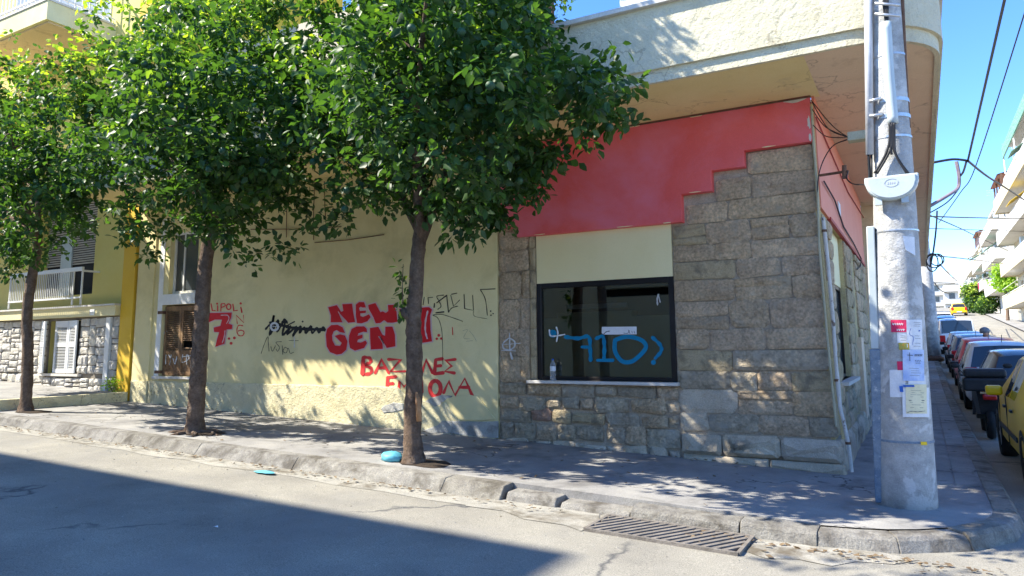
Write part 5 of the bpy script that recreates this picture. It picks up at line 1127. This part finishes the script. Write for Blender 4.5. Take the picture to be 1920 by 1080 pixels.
    for sx in (-1, 1):
        for sy in (ra, fa):
            c = (sx*(w-.10), sy, .30); t = MB(); 
            prof = [(.20, -.09), (.285, -.105), (.305, -.07), (.305, .07), (.285, .105), (.20, .09)]
            n = 22; b0 = []
            for r_, u in prof: b0.append([(c[0]+u, c[1]+r_*math.cos(2*math.pi*k/n), c[2]+r_*math.sin(2*math.pi*k/n)) for k in range(n)])
            vs = [v for r_ in b0 for v in r_]; fs = [(j*n+k, j*n+(k+1) % n, (j+1)*n+(k+1) % n, (j+1)*n+k) for j in range(len(prof)-1) for k in range(n)]
            ty = MB().add(vs, fs).out('wheel', 'tyre', T, local=True, smooth=True)
            rm = MB(); xo = c[0]+sx*.075
            ring2 = [(xo, c[1]+.205*math.cos(2*math.pi*k/n), c[2]+.205*math.sin(2*math.pi*k/n)) for k in range(n)]; rin = [(xo-sx*.03, c[1]+.16*math.cos(2*math.pi*k/n), c[2]+.16*math.sin(2*math.pi*k/n)) for k in range(n)]
            rm.add(ring2+rin, [(k, (k+1) % n, n+(k+1) % n, n+k) for k in range(n)])
            for k in range(7):
                a = 2*math.pi*k/7; rm.bar((xo+sx*.005, c[1], c[2]), (xo, c[1]+.19*math.cos(a), c[2]+.19*math.sin(a)), .02, .05)
            rm.out('rim', 'rim', ty, local=True)
            ar = [(sx*(w+.004), sy+(.36)*math.cos(t_), .30+.36*math.sin(t_)) for t_ in np.linspace(-.25, math.pi+.25, 18)]; ai = [(sx*(w+.004), sy+.295*math.cos(t_), .30+.295*math.sin(t_)) for t_ in np.linspace(-.25, math.pi+.25, 18)]
            obj('wheel_arch', ar+ai, [(k, k+1, 18+k+1, 18+k) for k in range(17)], 'blackplastic', T, local=True)
        # mirror
        mx = MB(); bev(mx.box(sx*w, sx*(w+.19), L-1.95, L-1.82, .92, 1.05).out('mirror', extra.get('mirror', 'blackplastic') if extra else 'blackplastic', T, local=True), .035, 3)
        # tail lamps, door handles, sill trim
        zt0, zt1 = (.64, 1.0) if kind != 'van' else (.62, 1.02)
        bev(MB().box(sx*(w*.66), sx*(w*.965), -.015, .16, zt0, zt1).out('tail_light', 'lampred', T, local=True), .03, 2)
        for yy in (1.45, 2.25): MB().box(sx*w, sx*(w+.025), yy, yy+.16, .78, .81).out('door_handle', 'blackplastic', T, local=True)
        MB().box(sx*(w-.005), sx*(w+.012), 1.2, L-1.2, .46, .52).out('side_trim', 'blackplastic', T, local=True)
        MB().box(sx*(w-.01), sx*(w+.003), 2.24, 2.25, .3, .93).out('door_gap', 'blackplastic', T, local=True); MB().box(sx*(w-.01), sx*(w+.003), L-1.18, L-1.17, .3, .9).out('door_gap', 'blackplastic', T, local=True)
    MB().box(-.26, .26, -.012, .02, .42, .53).out('number_plate', 'white', T, local=True)
    MB().box(-w*.85, w*.85, -.02, .1, .28, .42).out('bumper_trim', 'blackplastic', T, local=True)
    MB().bar((.05, .35, 1.18), (-.38, .14, 1.02), .018, .018).out('rear_wiper', 'blackplastic', T, local=True) if kind == 'hatch' else None
    MB().tube([(0, .72, h), (0, .55, h+.16)], .008, 5).out('antenna', 'blackplastic', T, local=True)
    return T
P_yel = paint('taxi_yellow', (.95, .58, .0), rough=.4, coat=.15); P_dark = paint('dark_blue_car_paint', (.018, .022, .04)); P_sil = paint('silver_car_paint', (.60, .59, .59)); P_red = paint('red_car_paint', (.66, .03, .05), rough=.3, coat=.3)
P_gry = paint('grey_car_paint', (.17, .18, .2)); P_wht = paint('white_car_paint', (.72, .73, .74)); P_blu = paint('blue_car_paint', (.04, .12, .35)); P_lsil = paint('pale_silver_car_paint', (.5, .5, .5)); P_blue2 = paint('steel_blue_car_paint', (.14, .2, .3))
tx_ = car('taxi', 'yellow taxi parked nearest at the right edge beside the kerb', 1.74, -.2, P_yel, L=4.4, H=1.45, kind='sedan', cat='car', extra={'mirror': P_yel})
car('parked_car', 'dark blue hatchback parked behind the scooter, just ahead of the yellow taxi', 1.82, 6.6, P_dark, L=3.9, H=1.44)
car('parked_car', 'silver hatchback with tall red tail lamp, between the dark hatchback and the red car', 1.64, 10.3, P_sil, L=4.0, H=1.56)
car('parked_car', 'red hatchback with only its roof and side showing over the silver one', 1.70, 14.9, P_red, L=3.9, H=1.56)
car('parked_car', 'dark grey hatchback parked beyond the red one', 1.72, 20.6, P_gry, L=4.0, H=1.52)
car('parked_car', 'pale silver hatchback parked just before the white van', 1.75, 26.0, P_lsil, L=4.0, H=1.5)
car('parked_van', 'white van parked up the side street with dark rear window', 1.7, 35.5, P_wht, L=4.3, H=1.85, kind='van', cat='van', group=None)
car('parked_car', 'steel blue hatchback parked uphill beyond the white van', 1.7, 45.5, P_blue2, L=3.9, H=1.5)
car('parked_car', 'bright blue hatchback parked uphill, further than the steel blue one', 1.7, 52, P_blu, L=3.9, H=1.5)
car('parked_car', 'small white hatchback, last parked on the uphill left side', 1.7, 60, P_wht, L=3.9, H=1.5)
car('taxi', 'distant yellow taxi standing near the crest of the side street', 4.2, 91, P_yel, L=4.2, H=1.46, kind='sedan', group=None)
# scooter with top box
SCO = thing('scooter', 'black scooter with large top box parked between the taxi and the dark hatchback', 'scooter', (1.74, 5.0, gz(1.6, 5)-.13))
def sbl(name, c, rx, ry, rz, m, lump=.0): return blob(name, c, rx, ry, rz, m, 2, SCO, lump=lump, nu=16, nv=10, flat=False)
sx_, sy0, sz0 = 1.76, 5.3, gz(1.6, 5)-.13
tb_ = MB().box(sx_-.35, sx_+.30, sy0-.22, sy0+.2, sz0+.80, sz0+1.02).out('top_box', 'blackplastic', SCO); bev(tb_, .04, 3)
bev(MB().box(sx_-.33, sx_+.28, sy0-.2, sy0+.18, sz0+1.021, sz0+1.17).out('top_box_lid', 'blackplastic', SCO), .05, 4)
MB().box(sx_-.12, sx_+.14, sy0-.24, sy0+.2, sz0+.76, sz0+.795).out('rack', 'chrome', SCO)
bev(MB().box(sx_-.09, sx_+.11, sy0-.27, sy0-.12, sz0+.66, sz0+.755).out('tail_light', 'lampred', SCO), .03, 3)
MB().add([(sx_-.17, sy0-.15, sz0+.82), (sx_+.17, sy0-.15, sz0+.82), (sx_+.2, sy0+.75, sz0+.8), (sx_-.2, sy0+.75, sz0+.8), (sx_-.13, sy0-.05, sz0+.42), (sx_+.13, sy0-.05, sz0+.42), (sx_+.15, sy0+.7, sz0+.35), (sx_-.15, sy0+.7, sz0+.35)], [(0, 1, 2, 3), (7, 6, 5, 4), (0, 4, 5, 1), (1, 5, 6, 2), (2, 6, 7, 3), (3, 7, 4, 0)]).out('rear_body', 'blackplastic', SCO)
sbl('seat', (sx_, sy0+.35, sz0+.84), .17, .45, .07, 'tyre')
for yy in (sy0+.05, sy0+1.3):
    V = []; n = 22
    prof = [(.15, -.05), (.23, -.06), (.255, 0), (.23, .06), (.15, .05)]
    for r_, u in prof: V += [(sx_+u, yy+r_*math.cos(2*math.pi*k/n), sz0+.255+r_*math.sin(2*math.pi*k/n)) for k in range(n)]
    wv = MB().add(V, [(j*n+k, j*n+(k+1) % n, (j+1)*n+(k+1) % n, (j+1)*n+k) for j in range(4) for k in range(n)]).out('wheel', 'tyre', SCO, smooth=True)
    MB().tube([(sx_-.04, yy, sz0+.255), (sx_+.04, yy, sz0+.255)], .16, 16).out('rim', 'rim', wv)
MB().box(sx_-.15, sx_+.15, sy0+.7, sy0+1.0, sz0+.28, sz0+.36).out('footboard', 'blackplastic', SCO)
MB().add([(sx_-.2, sy0+.98, sz0+.32), (sx_+.2, sy0+.98, sz0+.32), (sx_+.16, sy0+1.1, sz0+.95), (sx_-.16, sy0+1.1, sz0+.95), (sx_-.12, sy0+1.15, sz0+.4), (sx_+.12, sy0+1.15, sz0+.4), (sx_+.1, sy0+1.2, sz0+.92), (sx_-.1, sy0+1.2, sz0+.92)], [(0, 1, 2, 3), (7, 6, 5, 4), (0, 4, 5, 1), (1, 5, 6, 2), (2, 6, 7, 3), (3, 7, 4, 0)]).out('front_shield', 'blackplastic', SCO)
MB().tube([(sx_-.33, sy0+.98, sz0+1.02), (sx_, sy0+1.08, sz0+.98), (sx_+.33, sy0+.98, sz0+1.02)], .018, 8).out('handlebar', 'blackplastic', SCO)
for s_ in (-1, 1):
    MB().tube([(sx_+s_*.27, sy0+1.0, sz0+1.02), (sx_+s_*.36, sy0+1.0, sz0+1.16)], .008, 5).out('mirror_stalk', 'blackplastic', SCO)
    sbl('mirror', (sx_+s_*.40, sy0+1.0, sz0+1.19), .075, .025, .045, 'blackplastic')
# person with a grey helmet between parked cars
def person():
    px, py = 2.75, 19.9; z = gz(1.6, 19.9)-.13
    T = thing('person', 'person in a dark jacket and grey helmet standing between the red and grey parked cars', 'person', (px, py, z))
    j = {'pel': (0, 0, .95, .15), 'che': (0, 0, 1.3, .17), 'nek': (0, 0, 1.47, .06), 'hed': (0, -.02, 1.6, .09), 'sl': (-.19, 0, 1.4, .07), 'el': (-.24, .02, 1.12, .05), 'hl': (-.22, -.12, .88, .04), 'sr': (.19, 0, 1.4, .07), 'er': (.25, .02, 1.12, .05), 'hr': (.22, -.12, .88, .04),
         'kl': (-.11, 0, .5, .075), 'fl': (-.12, 0, .06, .05), 'tl': (-.12, -.16, .03, .04), 'kr': (.11, 0, .5, .075), 'fr': (.12, 0, .06, .05), 'tr': (.12, -.16, .03, .04)}
    ks = list(j); E_ = [('pel', 'che'), ('che', 'nek'), ('nek', 'hed'), ('che', 'sl'), ('sl', 'el'), ('el', 'hl'), ('che', 'sr'), ('sr', 'er'), ('er', 'hr'), ('pel', 'kl'), ('kl', 'fl'), ('fl', 'tl'), ('pel', 'kr'), ('kr', 'fr'), ('fr', 'tr')]
    me = D.meshes.new('body'); me.from_pydata([j[k][:3] for k in ks], [(ks.index(a), ks.index(b)) for a, b in E_], []); me.materials.append(M['cloth'])
    o = D.objects.new('body', me); COL.objects.link(o); o.parent = T; md = o.modifiers.new('skin', 'SKIN')
    for i, k in enumerate(ks): me.skin_vertices[0].data[i].radius = (j[k][3],)*2
    me.skin_vertices[0].data[0].use_root = True; o.modifiers.new('s', 'SUBSURF').levels = 2; o.modifiers['s'].render_levels = 2
    blob('face', (px+.03, py-.05, z+1.58), .085, .10, .12, 'skin', 2, T, lump=0, flat=False)
    blob('helmet', (px, py, z+1.68), .155, .17, .135, 'grey_helmet', 2, T, lump=0, nu=18, nv=12, flat=True)
person()

# ================================================================== FAR BUILDINGS on the right of the side street
def apartments(label, y0, y1, x, floors, m, fh=3.0, ground='beigewall', bal='creamwall', proj=1.3, extra=None, roof=None, dark_g=False):
    zb = gz(5, y0); T = thing('apartment_building', label, 'building', (x, y0, zb))
    top = zb+3.3+fh*floors
    holes = []; yy = y0+1.2
    while yy < y1-2:
        for f in range(floors): holes.append((yy, yy+1.5, zb+3.4+f*fh, zb+3.4+f*fh+2.1))
        yy += 3.4
    wall('wall', m, T, y0, y1, zb-1.5, top, x, x+10, holes=holes, ax='x')
    for h in holes:
        fr_ = MB().box(x+.28, x+.32, h[0]+.02, h[1]-.02, h[2]+.01, h[3]-.01).out('window', 'farglass', T)
        hh = random.choice([0, .4, .9, 1.6])
        if hh: MB().box(x+.2, x+.25, h[0], h[1], h[3]-hh, h[3]).out('blind', random.choice(['greywall', 'whitewall', 'beigewall']), fr_)
    for f in range(floors):
        z = zb+3.3+f*fh; ya = y0+(.2 if f % 2 else .6); yb2 = y1-(.8 if f % 2 else .3)
        b_ = MB().box(x-proj, x-.002, ya, yb2, z-.14, z).out('balcony', 'whitewall', T)
        pr_ = MB(); pr_.box(x-proj-.06, x-proj, ya, yb2, z-.25, z+.85); pr_.box(x-proj, x-.002, ya-.06, ya, z-.25, z+.85); pr_.box(x-proj, x-.002, yb2, yb2+.06, z-.25, z+.85); pr_.out('balcony_front', bal if f % 3 != 2 else 'whitewall', b_)
        MB().box(x-proj-.07, x-proj+.01, ya, yb2, z+.93, z+.97).out('handrail', 'whitemetal', b_)
        if random.random() < .7:
            yy = random.uniform(ya+.5, yb2-3); a = MB(); s = random.choice([.9, 1.2])
            a.add([(x-.05, yy, z+2.5), (x-.05, yy+2.6, z+2.5), (x-proj-.4, yy+2.6, z+2.5-s), (x-proj-.4, yy, z+2.5-s), (x-.05, yy, z+2.54), (x-.05, yy+2.6, z+2.54), (x-proj-.4, yy+2.6, z+2.54-s), (x-proj-.4, yy, z+2.54-s)], [(0, 1, 2, 3), (7, 6, 5, 4), (0, 4, 5, 1), (1, 5, 6, 2), (2, 6, 7, 3), (3, 7, 4, 0)])
            a.out('awning', random.choice(['awn_green', 'awn_yellow', 'whitewall', 'beigewall', 'awn_green']), T)
        for _ in range(2):
            yy = random.uniform(ya, yb2-1); MB().box(x-.5, x-.1, yy, yy+.8, z+1.9, z+2.45).out('air_conditioner', 'lightpvc', T)
        if y1-y0 > 9:
            yy = random.uniform(ya+1, yb2-2); MB().box(x-proj-.10, x-proj-.065, yy, yy+1.6, z+.1, z+.9).out('hanging_laundry', random.choice(['paper', 'papercrimson', 'paperblue', 'paper']), T)
    MB().box(x-.3, x+10, y0, y1, top, top+.25).out('roof', 'whitewall', T)
    MB().box(x+2, x+8, y0+2, y1-2, top+.25, top+2.8).out('penthouse', m, T)
    # ground floor: piers, shutters, doors
    yy = y0+.5
    while yy < y1-2:
        MB().box(x-.06, x+.0, yy, yy+.35, zb-1, zb+3.0).out('pier', 'whitewall', T); MB().box(x-.03, x+.0, yy+.6, yy+2.3, zb-.5, zb+2.6).out('shop_shutter', 'dark' if dark_g and random.random() < .6 else random.choice(['greywall', 'beigewall']), T); yy += 3
    if roof == 'pergola':
        pg = MB().add([(x-.5, y0, top+2.2), (x+3, y0, top+3.1), (x+3, y0+8, top+3.1), (x-.5, y0+8, top+2.2)], [(0, 1, 2, 3)]); 
        pg.add([(x-.5, y0, top+2.1), (x+3, y0, top+3.0), (x+3, y0+8, top+3.0), (x-.5, y0+8, top+2.1)], [(3, 2, 1, 0)]); po = pg.out('pergola_roof', 'tile', T)
        for a in (0, 2.6, 5.2, 7.8): MB().bar((x-.15, y0+a, top), (x-.15, y0+a, top+2.3), .15).out('pergola_post', 'rust', po)
    if roof == 'awning': 
        MB().box(x-.5, x+4, y0+1, y1-4, top+2.4, top+2.5).out('roof_canopy', 'whitewall', T); MB().box(x-.6, x-.5, y0+1, y1-4, top+1.4, top+2.4).out('roof_blind', 'awn_green', T)
        for a in np.linspace(y0+1, y1-4, 4): MB().bar((x-.5, a, top), (x-.5, a, top+2.4), .1).out('canopy_post', 'whitemetal', T)
    MB().tube([(x+.5, y1-1.5, top), (x+.5, y1-1.5, top+3.4)], .05, 5).out('tv_antenna', 'steel', T)
    for q in (2.8, 3.1, 3.35): MB().bar((x-.3, y1-1.5, top+q), (x+1.3, y1-1.5, top+q), .05).out('antenna_rod', 'steel', T)
    return T
random.seed(19)
apartments('nearest apartment block on the right with long cream balconies and green roof awning', 44, 73, 9.2, 4, 'beigewall', roof='awning', dark_g=True)
apartments('white apartment block with red tiled rooftop pergola behind the nearest balconies', 76, 93, 9.2, 3, 'whitewall', bal='whitewall', roof='pergola')
apartments('white block stepped below the pergola building with crimson laundry', 95, 113, 9.3, 2, 'whitewall', bal='whitewall')
apartments('cream apartment block further up with white balconies', 115, 132, 9.5, 2, 'creamwall', bal='whitewall', roof='pergola')
apartments('small white apartment block high up the street', 134, 152, 9.8, 1, 'whitewall', bal='whitewall')
apartments('farther pale block half hidden up the hill', 155, 180, 10.2, 1, 'whitewall', bal='creamwall')
# hillside houses closing the view
hs = random.Random(8)
for k in range(9):
    y = 200+k*22; x = 12+hs.uniform(-8, 4)-k*1.2; w = hs.uniform(8, 12); h = hs.uniform(5, 9)+ (9-k)*.2; z = gz(5, y)-1
    T = thing('hillside_house', ['flat roofed white house nearest on the far hill', 'second white house on the far hill with balcony band', 'white house midway on the far hill', 'low white house behind the distant taxi', 'narrow white house on the far hill', 'white house close to the far road end', 'pale house left of the far road end', 'small far house near the horizon trees', 'most distant pale house on the hill'][k], 'house', (x, y, z))
    wall('wall', hs.choice(['whitewall', 'whitewall', 'creamwall', 'greywall']), T, x, x+w, z, z+h, y, y+8)
    for f in range(int(h//3)):
        MB().box(x-.8, x+w, y-1.0, y-.02, z+2.7+f*3, z+3.6+f*3).out('balcony', 'whitewall', T)
        for q in range(3): MB().box(x+1+q*(w/3.2), x+2.3+q*(w/3.2), y-.03, y-.005, z+.9+f*3, z+2.4+f*3).out('window', 'farglass', T)
    MB().box(x+w*.3, x+w*.6, y+2, y+5, z+h, z+h+2).out('roof_room', 'whitewall', T)
# yellow-green street tree and dark trees up the street
def small_tree(label, x, y, h, r, seed, m='leafyel', leaf=.22, dens=60, lob=None):
    z = gz(5, y); T = thing('street_tree', label, 'tree', (x, y, z)); c = np.array((x, y, z+h)); g = random.Random(seed)
    lb_ = [(c+np.array((g.uniform(-.5, .5)*r, g.uniform(-.5, .5)*r, g.uniform(-.7, .7)*r)), r*g.uniform(.5, .75)) for _ in range(6)]
    pts = crown_points(lb_, dens/r, seed, .4); leaf_mesh('crown', m, *leaf_frames(pts, 9, leaf*1.8, leaf, z+h+r, z, seed), T)
    MB().tube([(x, y, z-.2), (x+.1, y, z+h*.5), (x, y, z+h)], [.16, .12, .06], 8).out('trunk', 'bark', T)
small_tree('yellow green street tree with whitewashed trunk before the shops on the right', 8.2, 74, 4.0, 1.1, 3, dens=170)
small_tree('dark green tree on the right pavement near the distant taxi', 8.0, 104, 1.8, 1.7, 4, 'leaf', .3, 260)
small_tree('dark green tree at the end of the left pavement far up the street', .2, 118, 2.8, 2.0, 5, 'leaf', .3, 260)
small_tree('green bush by the steps on the right pavement up the street', 8.1, 92, 1.0, 1.3, 6, 'leaf', .2, 160)
# next building along the side street, past the corner building
NB = thing('neighbour_building', 'tan rendered building beyond the corner building on the side street', 'building', (0, 24, gz(0, 24)))
wall('wall', 'soffit2', NB, 24.05, 60, -.2, 4.9, .42, -8, holes=[(27, 28.4, 1.6, 3.2), (33, 34.4, 1.8, 3.4), (39, 40.4, 2.3, 3.9)], ax='x')
MB().box(.05, .1, 26.9, 40.5, 1.5, 4.0).out('window_backing', 'dark', NB); MB().box(-8, .48, 24.05, 60, 4.9, 5.05).out('roof', 'cement', NB)
# opposite building, behind the photographer: casts the long shade on the road and shows in the shop window
OB = thing('opposite_building', 'cream apartment building across the road behind the viewer', 'building', (-14, -12.5, 0))
H_ = 15.6; oy = -4.15-LY*(H_-.0); ox = -1.62-LX*H_
wall('wall', 'beigewall', OB, -46, ox, -.5, H_, oy, oy-9, holes=[(ox-3-k*4.2, ox-1.2-k*4.2, 1.4+f*3.1, 3.2+f*3.1) for k in range(7) for f in range(4)])
for k in range(7):
    for f in range(4): MB().box(ox-3-k*4.2, ox-1.2-k*4.2, oy-.3, oy-.25, 1.4+f*3.1, 3.2+f*3.1).out('window', 'farglass', OB)
O2 = thing('opposite_building', 'low cream building with dark window slots across the road, reflected in the shop window', 'building', (-6, -15.5, 0))
wall('wall', 'creamwall', O2, ox+1.2, 6, -.5, 4.6, -14.5, -22, holes=[(-9, -6.5, 3.2, 3.5), (-5.8, -3.4, 3.2, 3.5), (-2.6, 0, 3.2, 3.5)])
MB().box(ox+1.3, 5.9, -21, -15.0, 0, 4.5).out('interior_mass', 'dark', O2); MB().box(ox+1.0, 6.1, -22, -14.3, 4.6, 4.8).out('roof', 'whitewall', O2)
